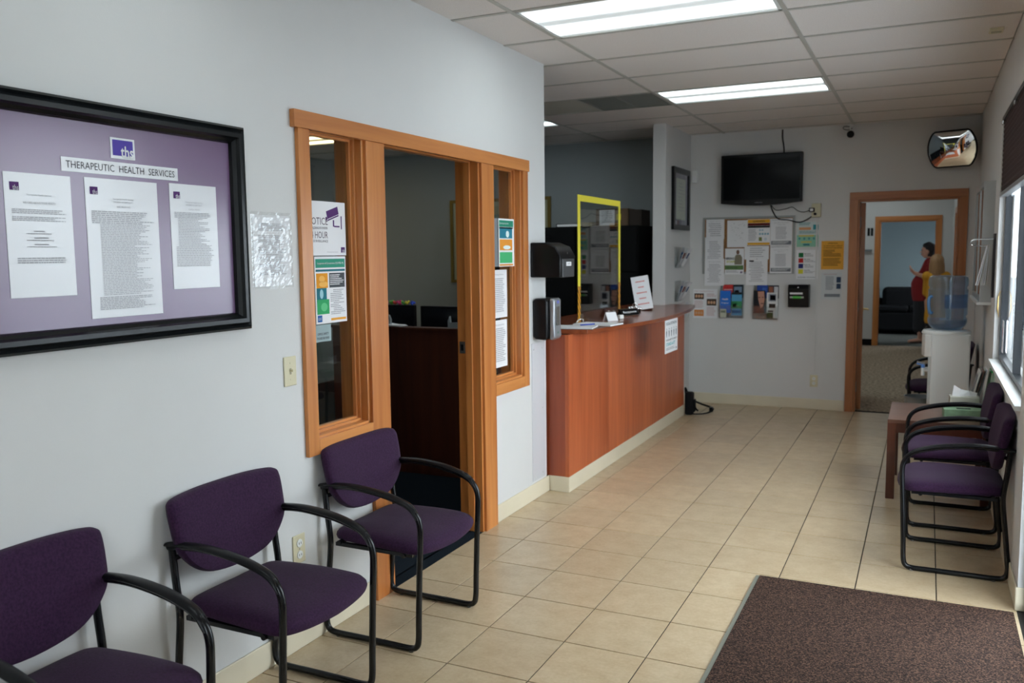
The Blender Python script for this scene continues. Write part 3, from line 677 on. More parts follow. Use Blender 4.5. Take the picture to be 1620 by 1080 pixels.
# ================================================================== RECEPTION COUNTER
t = thing('reception_counter', 'cherry laminate reception counter with a bowed worktop', 'counter', (0, 0, 0))
CT = 1.075
MB().box(-2.105, -2.085, 5.20, 8.15, .105, 1.046).build('front_panel', CH_Z, t)
MB().box(-2.60, -2.105, 5.18, 5.20, .105, 1.046).build('side_panel', CH_SIDE, t); MB().box(-2.109, -2.084, 5.176, 5.20, .105, 1.046).build('edge_strip', CH_Z, t)
MB().box(-2.60, -2.105, 8.13, 8.15, .105, 1.046).build('side_panel', CH_SIDE, t) if False else MB().box(-2.230, -2.105, 8.13, 8.15, .105, 1.046).build('side_panel', CH_SIDE, t)
mb = MB(); mb.box(-2.225, -2.083, 5.178, 8.152, 0, .105); mb.build('vinyl_base', BASE, t, bevel=.004)
front = catmull([(-1.985, 5.262, 0), (-1.915, 5.60, 0), (-1.856, 5.967, 0), (-1.822, 6.3, 0), (-1.812, 6.7, 0), (-1.833, 7.08, 0), (-1.885, 7.60, 0), (-1.975, 8.12, 0)], 6)
poly = [(-2.60, 5.165), (-2.21, 5.165), (-2.21, 5.225)]+[(p.x, p.y) for p in front]+[(-2.228, 8.175), (-2.228, 7.995), (-2.60, 7.995)]
mb = MB(); mb.prism(poly, CT-.028, CT, 'z'); mb.build('countertop', CH_Y, t, bevel=.002)
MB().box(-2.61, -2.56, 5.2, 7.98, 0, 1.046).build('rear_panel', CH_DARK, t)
# acrylic sneeze screen bordered with tape
t = thing('sneeze_screen', 'clear acrylic sneeze screen edged in yellow tape standing on the counter', 'screen', (-2.24, 5.74, CT), math.pi/2-math.radians(-0.5))
SW, SH = .965, .910
MB().box(0, SW, -.003, .003, .0, SH).build('acrylic_panel', ACRY, t)
YT = mat('yellow_tape', C(232, 218, 70), .45)
def hazard():
    m = mat('hazard_tape', C(240, 170, 40), .4); nt = m.node_tree; N = nt.nodes; L = nt.links; b = N['Principled BSDF']
    tc = N.new('ShaderNodeTexCoord'); sp = N.new('ShaderNodeSeparateXYZ'); L.new(tc.outputs['Object'], sp.inputs[0])
    a = N.new('ShaderNodeMath'); a.operation = 'MULTIPLY_ADD'; a.inputs[1].default_value = 1.3; L.new(sp.outputs[0], a.inputs[0]); L.new(sp.outputs[2], a.inputs[2])
    c = N.new('ShaderNodeMath'); c.operation = 'MULTIPLY'; c.inputs[1].default_value = 22; L.new(a.outputs[0], c.inputs[0])
    d = N.new('ShaderNodeMath'); d.operation = 'FRACT'; L.new(c.outputs[0], d.inputs[0])
    e = N.new('ShaderNodeMath'); e.operation = 'GREATER_THAN'; e.inputs[1].default_value = .45; L.new(d.outputs[0], e.inputs[0])
    x = N.new('ShaderNodeMix'); x.data_type = 'RGBA'; x.inputs[6].default_value = (.01, .01, .01, 1); x.inputs[7].default_value = C(240, 170, 40)
    L.new(e.outputs[0], x.inputs[0]); L.new(x.outputs[2], b.inputs['Base Color']); return m
HZ = hazard()
MB().box(0, SW, -.0045, -.0032, SH-.045, SH).build('yellow_tape', YT, t)
for a, b in ((0, .052), (SW-.045, SW)):
    MB().box(a, b, -.0045, -.0032, .262, SH-.045).build('yellow_tape', YT, t); setlabel(MB().box(a, b, -.0045, -.0032, .0, .262).build('hazard_tape', HZ, t), 'black and orange striped tape')
for x in (.08, SW-.12): MB().box(x, x+.03, -.05, .05, 0, .03).build('clear_foot', ACRY, t)
# counter top items
def on_counter(name, label, cat, x, y, rz=0, group=None, z=CT): return thing(name, label, cat, (x, y, z), rz, group)
def clipboard(label, x, y, rz, metal):
    t = on_counter('clipboard', label, 'clipboard', x, y, rz, 'clipboards lying on the counter')
    MB().box(-.115, .115, -.16, .16, 0, .004).build('board', mat('brown_hardboard', C(92, 62, 42), .5), t); MB().box(-.105, .105, -.155, .13, .004, .012).build('paper_stack', PAPER, t)
    mb = MB(); mb.box(-.055, .055, .125, .155, .004, .014); mb.tube([(-.05, .13, .014), (-.03, .12, .035), (0, .118, .04), (.03, .12, .035), (.05, .13, .014)], .005, 6); mb.build('clip', CHROME, t, smooth=True); return t
clipboard('clipboard with papers at the near end of the counter', -2.13, 5.36, math.radians(100), 1)
clipboard('clipboard with papers in front of the near striped screen leg', -2.06, 5.64, math.radians(84), 1)
t = on_counter('pen', 'blue pen on the clipboard at the near end of the counter', 'pen', -2.06, 5.46, 0, z=CT+.013)
mb = MB(); mb.tube([(-.03, -.05, .005), (.03, .05, .005)], .0045, 8); mb.build('barrel', flat((60, 80, 170), .3), t, smooth=True); MB().ball((.031, .052, .005), .005).build('pen_cap', flat((30, 40, 120), .3), t)
t = on_counter('folded_card', 'small white folded card on the counter before the screen', 'card', -2.10, 6.05, math.radians(62))
mb = MB(); mb.prism([(-.03, 0), (-.026, 0), (.0, .055), (.026, 0), (.03, 0), (.001, .062), (-.001, .062)], -.05, .05, 'x'); mb.build('card_sheet', PAPER, t)
t = on_counter('card_stand', 'tiny white card holder beside the folded card', 'card holder', -2.085, 6.24, math.radians(62)); MB().box(-.02, .02, -.015, .015, 0, .03).build('holder_block', WHITEP, t, bevel=.004)
t = on_counter('name_plate', 'black desk name plate with silver rim on the counter', 'name plate', -2.14, 6.60, math.radians(72))
mb = MB(); mb.prism([(-.03, 0), (.03, 0), (.012, .055), (-.0, .055)], -.115, .115, 'x'); mb.build('plate_body', BLACKP, t, bevel=.002)
mb = MB()
for x0, x1, z0, z1 in ((-.115, .115, .0, .005), (-.115, .115, .05, .055), (-.115, -.110, 0, .055), (.110, .115, 0, .055)):
    mb.add([(x0, -.031+z0*.55, z0), (x1, -.031+z0*.55, z0), (x1, -.031+z1*.55, z1), (x0, -.031+z1*.55, z1)], [(0, 1, 2, 3)])
mb.build('silver_rim', CHROME, t)
mb = MB(); V_, F_, a0, a1, b0, b1 = text_geo('Receptionist', .01); mb.add([(-.09+(v.x-a0)/(a1-a0)*.18, -.0315+(.016+(v.y-b0)/(b1-b0)*.022)*.55, .016+(v.y-b0)/(b1-b0)*.022) for v in V_], F_); mb.build('lettering', PAPER, t)
t = on_counter('metal_clip', 'shiny bulldog clip on the counter between name plate and sign', 'clip', -2.22, 7.02, .3)
mb = MB(); mb.box(-.05, .05, -.02, .02, 0, .02); mb.build('clip_body', BLACKP, t, bevel=.004); mb = MB()
for k in range(6): mb.ball((-.045+k*.018, random.uniform(-.02, .01), .022+random.random()*.02), .013, n=8)
mb.tube([(0, 0, .02), (-.02, 0, .06), (0, 0, .075), (.02, 0, .06), (0, 0, .02)], .004, 6); mb.build('clip_handle', CHROME, t, smooth=True)
t = on_counter('metal_clip', 'shiny wire clip on the counter behind the name plate', 'clip', -2.30, 6.62, .2)
mb = MB()
for k in range(4): mb.ball((-.03+k*.02, 0, .012+(k % 2)*.012), .012, n=8)
mb.build('clip_wire', CHROME, t, smooth=True)
t = on_counter('counter_sign', 'white leaning counter sign with red printed lines', 'sign', -2.19, 7.20, math.radians(24), z=CT+.012)
mb = MB(); mb.add([(-.075, -.02, 0), (.075, -.02, 0), (.075, .03, .285), (-.075, .03, .285), (-.075, -.016, 0), (.075, -.016, 0), (.075, .034, .285), (-.075, .034, .285)], [(0, 1, 2, 3), (4, 7, 6, 5), (0, 4, 5, 1), (3, 2, 6, 7), (0, 3, 7, 4), (1, 5, 6, 2)]); mb.build('sign_panel', PAPER, t)
MB().box(-.07, .07, -.016, .05, 0, .003).build('sign_foot', WHITEP, t)
mb = MB()
for k, wd_ in enumerate((.08, .05, .09, .06, .10)):
    z = .235-k*.048
    for q in range(7):
        x = -wd_/2+q*wd_/7; yy = -.021+(z/.285)*.05; mb.add([(x, yy, z), (x+wd_/9, yy, z), (x+wd_/9, yy+.0015, z+.010), (x, yy+.0015, z+.010)], [(0, 1, 2, 3)])
mb.build('red_print', flat((206, 110, 104)), t); t.rotation_euler = (0, math.radians(-9), math.radians(24))
# notice hanging from the worktop
t = thing('notice', 'white distancing notice taped to the counter edge', 'notice', (-1.806, 6.47, .79), math.pi/2)
MB().box(0, .37, -.0015, -.0003, 0, .258).build('paper_sheet', PAPER, t)
mb = MB(); put_text(mb, 'SOCIAL DISTANCING', .185, .218, .31, .022, -.0022, bold=.02); mb.build('lettering', flat((90, 104, 112)), t)
mb = MB()
for k in range(5):
    x = .045+k*.07; disc(mb, x, .188, .007, .007, -.0022, 8); mb.prism([(x-.011, .175), (x+.011, .175), (x+.006, .125), (x-.006, .125)], -.0022, -.0018, 'y')
mb.build('printed_figure', flat((50, 70, 84)), t)
mb = MB(); put_text(mb, 'WE CARE ABOUT YOUR HEALTH', .185, .095, .31, .014, -.0022, bold=.02); mb.build('lettering', INK, t)
mb = MB(); put_text(mb, 'STAND-6-FT', .165, .055, .26, .026, -.0022, bold=.03); mb.build('lettering', flat((90, 176, 182)), t)
mb = MB(); lines(mb, .03, .30, .04, .018, 2, -.0022); mb.build('printed_lines', INKL, t); logo_ths(t, .32, .012, .02, -.0022)
# black bag on the floor
t = thing('shoulder_bag', 'small black shoulder bag on the floor at the end of the counter', 'bag', (-2.04, 8.225, 0), math.radians(6))
mb = MB(); mb.box(-.045, .035, -.06, .05, 0, .22); mb.build('bag_body', BLACKM, t, bevel=.018); MB().box(.035, .052, -.045, .04, .03, .15).build('front_pocket', BLACKM, t, bevel=.008)
mb = MB(); mb.tube(catmull([(.03, -.04, .012), (.10, -.02, .012), (.17, .03, .02), (.20, .12, .035), (.17, .20, .045), (.10, .18, .07), (.04, .06, .12)], 6), .016, 8, flat_=(1, .35, (0, 0, 1))); mb.build('shoulder_strap', BLACKM, t, smooth=True)
mb = MB(); mb.tube(catmull([(.04, -.01, .10), (.06, -.02, .06), (.08, -.02, .04)], 5), .008, 6); mb.build('strap_end', BLACKM, t, smooth=True)
mb = MB(); mb.tube(catmull([(-.04, -.03, .21), (-.045, -.01, .26), (-.03, .03, .21)], 5), .008, 6); mb.build('carry_handle', BLACKM, t, smooth=True)
MB().box(.17, .205, .10, .15, .012, .06).build('strap_buckle', BLACKP, t, bevel=.006)

# ================================================================== OFFICE
t = thing('desk_partition', 'tall dark cherry desk partition seen through the office doorway', 'partition', (-3.35, 5.22, 0))
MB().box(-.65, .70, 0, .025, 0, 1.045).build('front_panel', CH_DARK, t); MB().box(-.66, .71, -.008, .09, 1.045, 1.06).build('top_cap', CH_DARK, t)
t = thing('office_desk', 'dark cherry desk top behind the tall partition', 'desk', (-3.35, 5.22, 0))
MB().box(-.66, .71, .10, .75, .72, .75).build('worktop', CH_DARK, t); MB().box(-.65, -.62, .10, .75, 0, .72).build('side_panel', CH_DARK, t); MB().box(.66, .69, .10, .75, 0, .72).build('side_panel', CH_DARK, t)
def monitor(label, x, y, w_, h_, z):
    t = thing('monitor', label, 'monitor', (x, y, .75), 0, 'monitors on the office desk')
    MB().box(-w_/2, w_/2, -.02, .02, z-.75-h_, z-.75).build('screen_case', BLACKP, t, bevel=.006); MB().box(-.03, .03, -.01, .03, .015, z-.7-h_).build('stand_neck', BLACKP, t); MB().box(-.11, .11, -.08, .09, 0, .015).build('stand_base', BLACKP, t, bevel=.004)
    MB().box(-w_/2+.02, w_/2-.02, -.0215, -.020, z-.75-h_+.02, z-.77).build('display', mat('dark_display', (.006, .007, .009, 1), .15), t)
monitor('dark monitor draped with a bright flower garland', -3.82, 5.75, .44, .36, 1.185); monitor('dark monitor beside the doorway jamb without garland', -3.32, 5.75, .45, .36, 1.180)
t = thing('flower_garland', 'pink, green and yellow flower garland on top of a monitor', 'garland', (-3.82, 5.75, 1.187))
cols = [(214, 60, 120), (90, 170, 70), (214, 200, 70), (60, 90, 200), (220, 70, 140), (120, 190, 80), (200, 70, 60)]
for k in range(11):
    mb = MB()
    for q in range(5): mb.ball((-.20+k*.039+random.uniform(-.012, .012), random.uniform(-.015, .015), .010+random.uniform(-.004, .014)), .011, n=6)
    mb.build('blossom', flat(cols[k % 7], .6), t)
def paper_pile(label, x, y, z, n):
    t = thing('paper_pile', label, 'papers', (x, y, z))
    for k in range(n): o = MB().box(-.07, .07, -.05, .05, 0, .003).build('paper_sheet', PAPER, t); o.location = (random.uniform(-.01, .01), random.uniform(-.02, .02), k*.0032); o.rotation_euler = (0, random.uniform(-.06, .06)+(.08 if k > 1 else 0), random.uniform(-.4, .4))
paper_pile('loose white papers on the desk partition between the monitors', -3.47, 5.27, 1.061, 4)
def glass_wings(label, x, y):
    t = thing('glass_ornament', label, 'ornament', (x, y, 1.06), 0, 'glass ornaments on the desk partition')
    mb = MB(); mb.prism([(-.05, 0), (.05, 0), (.05, .05), (.035, .085), (.03, .04), (-.03, .04), (-.035, .085), (-.05, .05)], -.012, .012, 'y'); mb.build('glass_body', glassy('frost_glass', (.8, .85, .85, 1), body=.35, bodycol=(.6, .65, .68, 1)), t, bevel=.003)
glass_wings('clear glass ornament by the left door jamb on the desk', -3.47-.09, 5.27); glass_wings('clear glass ornament before the second monitor', -2.98, 5.27)
t = thing('file_box', 'white card file tray at the right end of the desk partition', 'tray', (-2.90, 5.30, 1.06)); MB().box(-.04, .04, -.03, .03, 0, .05).build('tray_body', PAPER, t)
# gold framed picture
t = wall_thing('framed_picture', 'large gold framed picture on the office back wall', 'picture', 'F', -5.08, 1.245)
for a, b, c, d in ((0, 1.28, 0, .035), (0, 1.28, .925, .96), (0, .035, .035, .925), (1.245, 1.28, .035, .925)): MB().box(a, b, -.03, 0, c, d).build('frame_rail', mat('old_gold', C(132, 112, 58), .4, metal=.4), t)
MB().box(.03, 1.25, -.012, -.002, .03, .93).build('mat_board', mat('cream_mat', C(176, 176, 150), .7), t); MB().box(.25, 1.03, -.014, -.012, .18, .78).build('print_area', mat('landscape_print', C(110, 128, 112), .7, noise=.5, nscale=(5, 5, 9)), t)
def filing(label, x0, x1):
    t = thing('filing_cabinet', label, 'cabinet', ((x0+x1)/2, 8.50, 0), 0, 'black filing cabinets'); w_ = (x1-x0)/2-.003
    MB().box(-w_, w_, -.28, .40, 0, 1.84).build('body', CABM, t, bevel=.003)
    for k in range(4):
        d = MB().box(-w_+.012, w_-.012, -.297, -.28, .05+k*.445, .485+k*.445).build('drawer', CABM, t, bevel=.003); MB().box(-.07, .07, -.306, -.297, .40+k*.445, .42+k*.445).build('handle', BLACKP, d)
filing('black lateral filing cabinet behind the screen, by the dark wall corner', -3.22, -2.565); filing('black lateral filing cabinet, middle of the office row', -3.88, -3.225); filing('black lateral filing cabinet farthest from the counter end', -4.54, -3.885)
t = thing('storage_box', 'brown storage box with white label on the filing cabinets', 'box', (-2.885, 8.48, 1.84)); MB().box(-.17, .17, -.13, .16, 0, .175).build('box_body', mat('box_brown', C(96, 76, 56), .8, noise=.2), t, bevel=.003)
l_ = MB().box(-.13, .03, -.133, -.130, .01, .165).build('label_sheet', PAPER, t); mb = MB(); lines(mb, -.11, .01, .15, .03, 6, -.134); mb.build('printed_lines', INKL, l_); quadprint(t, .05, .10, .06, .12, flat((190, 180, 60)), -.1335, 'sticker')
t = thing('storage_box', 'dark open box right of the labelled box on the filing cabinets', 'box', (-2.645, 8.50, 1.84)); MB().box(-.068, .066, -.13, .16, 0, .16).build('box_body', mat('box_dark', C(52, 42, 36), .8), t, bevel=.003)
t = thing('book', 'flat dark binder on the filing cabinets left of the boxes', 'binder', (-3.33, 8.42, 1.84)); MB().box(-.14, .14, -.12, .12, 0, .035).build('binder_cover', BLACKM, t); MB().box(-.13, .135, -.122, .11, .006, .029).build('page_block', PAPER, t)
t = thing('folder', 'pale folder lying beside the labelled box', 'folder', (-3.13, 8.40, 1.84)); MB().box(-.055, .055, -.11, .11, 0, .045).build('folder_stack', mat('folder_buff', C(160, 152, 128), .8), t)
t = thing('office_chair', 'black office chair behind the counter', 'office chair', (-3.15, 6.9, 0), .5)
MB().box(-.24, .24, -.24, .24, .44, .53).build('seat', BLACKM, t, bevel=.03); MB().box(-.22, .22, .20, .27, .58, 1.08).build('backrest', BLACKM, t, bevel=.03); MB().lathe([(.03, .08), (.03, .44)]).build('post', BLACKP, t)
for k in range(5): a = k*1.2566; mb = MB(); mb.tube([(0, 0, .10), (.27*math.cos(a), .27*math.sin(a), .06)], .02, 6); mb.ball((.28*math.cos(a), .28*math.sin(a), .03), .03, n=8); mb.build('leg', BLACKP, t)

# ================================================================== STUB WALL ITEMS (x = XL)
t = wall_thing('framed_certificate', 'black framed certificate on the short wall by the far corner', 'certificate', 'L', 8.20, 1.79)
for a, b, c, d in ((0, .62, 0, .05), (0, .62, .55, .60), (0, .05, .05, .55), (.57, .62, .05, .55)): MB().box(a, b, -.028, 0, c, d).build('frame_rail', BLACKP, t)
MB().box(.05, .57, -.012, -.002, .05, .55).build('mat_board', mat('mauve_mat', C(96, 84, 116), .7), t); q = MB().box(.14, .48, -.014, -.012, .10, .50).build('certificate_sheet', mat('cert_paper', C(196, 198, 176), .7), t)
mb = MB(); lines(mb, .19, .43, .46, .16, 9, -.0146, fill=.25); mb.build('printed_lines', INKL, q); MB().box(.045, .575, -.018, -.016, .045, .555).build('glass_pane', GLASS, t)
for z, lb, n in ((1.42, 'clear wall rack of leaflets on the short wall, topmost of three', 4), (1.09, 'clear wall rack of leaflets on the short wall, middle of three', 4), (.87, 'clear wall rack of leaflets on the short wall, lowest of three', 3)):
    t = wall_thing('leaflet_rack', lb, 'leaflet rack', 'L', 8.33+(.15 if z < 1 else 0), z, 'leaflet racks on the short wall')
    mb = MB(); mb.box(0, .24, -.004, 0, 0, .20); mb.prism([(-.004, 0), (-.03, 0), (-.07, .13), (-.066, .13), (-.028, .004), (-.004, .004)], 0, .24, 'x'); mb.build('rack_shell', ACRY, t)
    for k in range(n):
        o = MB().box(.01, .115, -.0012, 0, 0, .20).build('leaflet', PAPER if k % 2 else flat((196, 200, 204)), t); o.location = ((k % 2)*.115, -.016-.008*(k//2)-.004, .008); o.rotation_euler = (math.radians(16+4*k), 0, 0)
        quadprint(o, .03, .095, .09, .15, flat([(60, 110, 180), (150, 146, 140), (120, 60, 60), (70, 90, 130)][k % 4]), -.0018)
t = thing('motion_sensor', 'small white motion sensor in the corner above the certificate', 'sensor', (-2.215, YE, 2.275), 0); MB().box(0, .06, -.05, 0, 0, .125).build('sensor_case', WHITEP, t, bevel=.012); MB().box(.012, .048, -.0515, -.049, .03, .07).build('sensor_window', PAPER, t)

# ================================================================== FAR WALL ITEMS
t = thing('television', 'black flat screen television high on the far wall', 'television', (-1.51, YE, 2.015), math.radians(1.2))
mb = MB(); P = [(-.39, .035)]+[(-.39+.78*k/16, .035-.028*math.sin(math.pi*k/16)) for k in range(1, 16)]+[(.39, .035), (.39, .51), (-.39, .51)]; mb.prism(P, -.115, -.05, 'y'); mb.build('tv_case', BLACKP, t, bevel=.006, smooth=False)
MB().box(-.365, .365, -.1158, -.114, .065, .485).build('display', mat('tv_display', (.003, .004, .005, 1), .12, spec=.12), t); lettering(t, 'SAMSUNG', -.02, .032, .07, .008, flat((170, 176, 180)), -.1165)
MB().box(-.12, .12, -.05, 0, .15, .38).build('wall_bracket', BLACKM, t)
mb = MB(); mb.tube(catmull([(-1.325, YE-.012, 2.755), (-1.325, YE-.015, 2.68), (-1.312, YE-.016, 2.60), (-1.305, YE-.03, 2.52)], 5), .006, 6); o = mb.build('television_cable', BLACKM); o['label'] = 'dark cord from the ceiling down to the television'; o['category'] = 'cord'
mb = MB(); mb.tube(catmull([(-1.42, YE-.06, 2.03), (-1.40, YE-.03, 1.96), (-1.35, YE-.025, 1.89), (-1.25, YE-.02, 1.875), (-1.15, YE-.02, 1.85), (-1.07, YE-.02, 1.88), (-1.0, YE-.03, 1.935)], 6), .006, 6); o = mb.build('power_cable', BLACKM, smooth=True); o['label'] = 'black power cord drooping from the television over the notice board'; o['category'] = 'cord'
mb = MB(); mb.tube(catmull([(-1.41, YE-.06, 2.02), (-1.37, YE-.03, 1.975), (-1.28, YE-.02, 1.985), (-1.22, YE-.02, 2.0), (-1.16, YE-.02, 1.96), (-1.10, YE-.02, 1.95), (-1.03, YE-.03, 1.975)], 6), .0035, 6); o = mb.build('adapter_cable', BLACKM, smooth=True); o['label'] = 'thin black lead running to the small power adapter'; o['category'] = 'cord'
t = wall_thing('wall_outlet', 'surface mounted ivory outlet box right of the television', 'outlet', 'F', -1.035, 1.897); MB().box(0, .085, -.045, 0, 0, .13).build('outlet_box', IVORY, t, bevel=.004)
t = wall_thing('power_adapter', 'black power adapter with white label plugged into the outlet box', 'power adapter', 'F', -1.055, 1.945); MB().box(0, .05, -.085, -.045, 0, .04).build('adapter_case', BLACKP, t, bevel=.004); MB().box(.01, .04, -.0865, -.085, .008, .032).build('adapter_label', PAPER, t)
t = wall_thing('power_plug', 'black plug in the lower socket of the outlet box', 'plug', 'F', -1.0, 1.925); MB().lathe([(.013, 0), (.013, -.03), (.008, -.035)], 0, -.045, 0, n=12, axis='y').build('plug_body', BLACKP, t)
t = wall_thing('cable_raceway', 'thin painted cable raceway running down the far wall', 'raceway', 'F', -.985, .36); MB().box(-.008, .008, -.012, 0, 0, 1.535).build('raceway_cover', PAINT, t)
t = thing('security_camera', 'small black security camera under the ceiling on the far wall', 'camera', (-.705, YE-.01, 2.755)); mb = MB(); mb.lathe([(.03, 0), (.03, -.012)], 0, -.03, 0, n=16); mb.tube([(0, -.03, -.01), (.005, -.05, -.06)], .007, 6); mb.build('mount', WHITEP, t)
MB().ball((.008, -.065, -.095), .034, n=14).build('camera_body', BLACKP, t, smooth=True); mb = MB(); mb.tube(catmull([(0, -.03, -.02), (-.05, -.03, -.015), (-.06, -.03, -.035), (-.02, -.03, -.05), (.02, -.03, -.035)], 5), .004, 6); mb.build('cable_loop', flat((60, 60, 60)), t, smooth=True)
# convex mirror
t = thing('convex_mirror', 'convex security mirror with black rim above the far doorway', 'mirror', (.166, YE-.135, 2.467)); t.rotation_euler = (math.radians(13), 0, math.radians(-20))
mb = MB(); ol = []
for k in range(40):
    a = 2*math.pi*k/40; c_, s_ = math.cos(a), math.sin(a); x = .205*math.copysign(abs(c_)**.75, c_); z = .205*s_; z = max(-.158, min(.158, z)); ol.append((x, z))
def dome(a, b, h): return (a, -h, b)
Rr = .80
rings = [(s_, math.sqrt(Rr*Rr-(.2*s_)**2)-math.sqrt(Rr*Rr-.2**2)+.012) for s_ in (.02, .12, .24, .36, .48, .6, .7, .8, .9, .97)]
mb.cushion(ol, rings, dome); mb.build('mirror_face', mat('mirror_silver', (.82, .83, .84, 1), .02, metal=1), t, smooth=True)
rim = MB(); rim.tube([(a, -.008, b) for a, b in ol], .009, 8, closed=True); rim.build('rim', BLACKP, t, smooth=True); MB().cushion(ol, [(.3, -.03), (.97, 0.0), (.97, .012)], dome).build('back_shell', BLACKP, t); MB().box(-.02, .02, .02, .10, -.03, .03).build('wall_bracket', BLACKM, t)
# notice board
t = wall_thing('notice_board', 'cork notice board with a silver frame on the far wall', 'notice board', 'F', -2.10, 1.345)
for a, b, c, d in ((0, .91, 0, .02), (0, .91, .555, .575), (0, .02, .02, .555), (.89, .91, .02, .555)): MB().box(a, b, -.016, 0, c, d).build('frame_rail', mat('satin_frame', C(150, 152, 150), .4, metal=.3), t)
MB().box(.02, .89, -.010, 0, .02, .555).build('cork_panel', mat('cork', C(142, 100, 60), .9, noise=.25, nscale=(60, 60, 60)), t)
YB = YE-.0165
def fsheet(label, x0, x1, z0, z1, k=0, m=None, pl=None, name='notice', cat='notice', head=None, n=10, ink=None, group=None, tilt=0):
    t = sheet(label, 'F', x0, z0, x1-x0, z1-z0, m, plane=(YB if pl is None else pl)-.002*k, name=name, cat=cat, group=group, tilt=tilt)
    w_, h_ = x1-x0, z1-z0; mb = MB()
    if n: lines(mb, w_*.14, w_*.86, h_*.86 if head is None else h_*.80, h_*.10, n, -.0018, indent=.12, fill=.38)
    if head: put_text(mb, head, w_/2, h_*.87, min(w_*.6, .011*len(head)), h_*.04, -.0018)
    if n or head: mb.build('printed_lines', ink or INKL, t)
    return t
fsheet('white lettered sheet at the top left of the notice board', -2.065, -1.88, 1.70, 1.900, 0, head='CLIENT NOTICE', n=7)
fsheet('white lettered sheet at the left edge of the board, middle of its column', -2.075, -1.885, 1.43, 1.72, 1, n=13)
fsheet('white lettered sheet hanging below the left end of the board', -2.075, -1.875, 1.225, 1.50, 2, head='Announcement', n=13)
t = fsheet('white sheet with handwritten notes, second in the top row of the board', -1.850, -1.650, 1.615, 1.885, 0, n=0); mb = MB(); random.seed(3)
for k in range(26): x = random.uniform(.03, .17); z = random.uniform(.06, .24); mb.box(x, x+random.uniform(.008, .02), -.0018, -.0014, z, z+.002)
mb.build('handwriting', INKL, t)
t = fsheet('warning poster with a yellow banner at the top of the board', -1.650, -1.425, 1.632, 1.892, 1, n=0, name='poster', cat='poster')
quadprint(t, .004, .221, .222, .256, flat((232, 170, 40)), -.0018); lettering(t, 'WARNING', .112, .230, .12, .016, INK, -.0024, bold=.03); quadprint(t, .004, .221, .196, .220, flat((96, 28, 28)), -.0018); quadprint(t, .004, .221, .174, .194, flat((30, 34, 36)), -.0018); quadprint(t, .004, .221, .004, .026, flat((228, 168, 44)), -.0018)
mb = MB(); lines(mb, .012, .10, .160, .04, 8, -.0018); mb.build('printed_lines', INKL, t)
mb = MB()
for k in range(4): disc(mb, .125+k*.026, .112, .010, .010, -.0018)
disc(mb, .125, .15, .010, .006, -.0018); disc(mb, .15, .15, .010, .006, -.0018); mb.build('printed_symbol', flat((120, 168, 188)), t); quadprint(t, .115, .145, .042, .080, flat((120, 130, 70)), -.0018); mb = MB(); disc(mb, .18, .06, .015, .015, -.0018); mb.build('printed_symbol', flat((196, 206, 214)), t)
for z0, lb in ((1.620, 'white sheet with a grey footer band, top right of the board'), (1.352, 'white sheet with a grey footer band, lower right of the board')):
    t = fsheet(lb, -1.423, -1.213, z0, z0+.272, 1, n=0); mb = MB(); put_text(mb, 'Stay healthy during COVID', .105, .225, .14, .010, -.0018); put_text(mb, 'Vaccine news', .105, .208, .07, .009, -.0018); lines(mb, .05, .16, .19, .065, 10, -.0018, ragged=.15); lines(mb, .01, .20, .262, .252, 1, -.0018); mb.build('printed_lines', INKL, t); quadprint(t, .008, .202, .016, .052, flat((112, 116, 122)), -.0018)
    mb = MB(); lines(mb, .02, .19, .046, .022, 3, -.0024); mb.build('printed_lines', PAPER, t)
t = fsheet('hiring poster with a standing man on a green field, lower left of the board', -1.868, -1.678, 1.340, 1.603, 1, n=0, name='poster', cat='poster')
lettering(t, 'HIRING', .045, .150, .095, .024, INK, -.0018, bold=.04); lettering(t, 'STAFF', .06, .118, .09, .022, flat((186, 186, 60)), -.0018, bold=.03); quadprint(t, .0, .185, .048, .092, flat((96, 128, 76)), -.0018); lettering(t, 'JOIN OUR TEAM', .07, .058, .11, .016, INK, -.0024, bold=.02)
mb = MB(); lines(mb, .01, .15, .038, .014, 2, -.0018); mb.build('printed_lines', INKL, t); logo_ths(t, .155, .012, .022, -.0018)
mb = MB(); disc(mb, .128, .225, .016, .024, -.0020); mb.build('printed_head', flat((120, 92, 76)), t); mb = MB(); mb.prism([(.095, .10), (.17, .10), (.172, .17), (.155, .20), (.11, .20), (.096, .17)], -.0019, -.0015, 'y'); mb.build('printed_torso', flat((128, 122, 104)), t)
fsheet('blank-headed white sheet in the centre of the board', -1.675, -1.435, 1.49, 1.625, 0, n=5)
t = fsheet('white sheet with a small black tab hanging below the board', -1.655, -1.445, 1.232, 1.505, 2, n=12); quadprint(t, .03, .075, .235, .25, INK, -.0022); mb = MB(); disc(mb, .105, .262, .004, .004, -.003, 8); mb.build('push_pin', INK, t)
quad = [(1.62, 'x')]
YW = YE-.001
t = fsheet('mint and white illustrated poster right of the board', -1.172, -.970, 1.610, 1.852, 0, pl=YW, n=0, name='poster', cat='poster', m=flat((206, 216, 214)))
quadprint(t, .0, .202, .0, .115, flat((140, 196, 168)), -.0018)
for a, b, c, d, cc in ((.02, .13, .165, .19, (222, 158, 110)), (.15, .20, .165, .215, (60, 150, 160)), (.02, .16, .10, .115, (216, 196, 110)), (.04, .14, .04, .055, (206, 190, 110)), (.06, .12, .012, .03, (60, 130, 140))): quadprint(t, a, b, c, d, flat(cc), -.0024)
mb = MB(); lines(mb, .02, .19, .155, .125, 3, -.0024); lines(mb, .02, .14, .235, .205, 2, -.0024)
for k in range(4): disc(mb, .025+k*.045, .08, .010, .012, -.0026, 10)
mb.build('printed_lines', flat((80, 146, 150)), t)
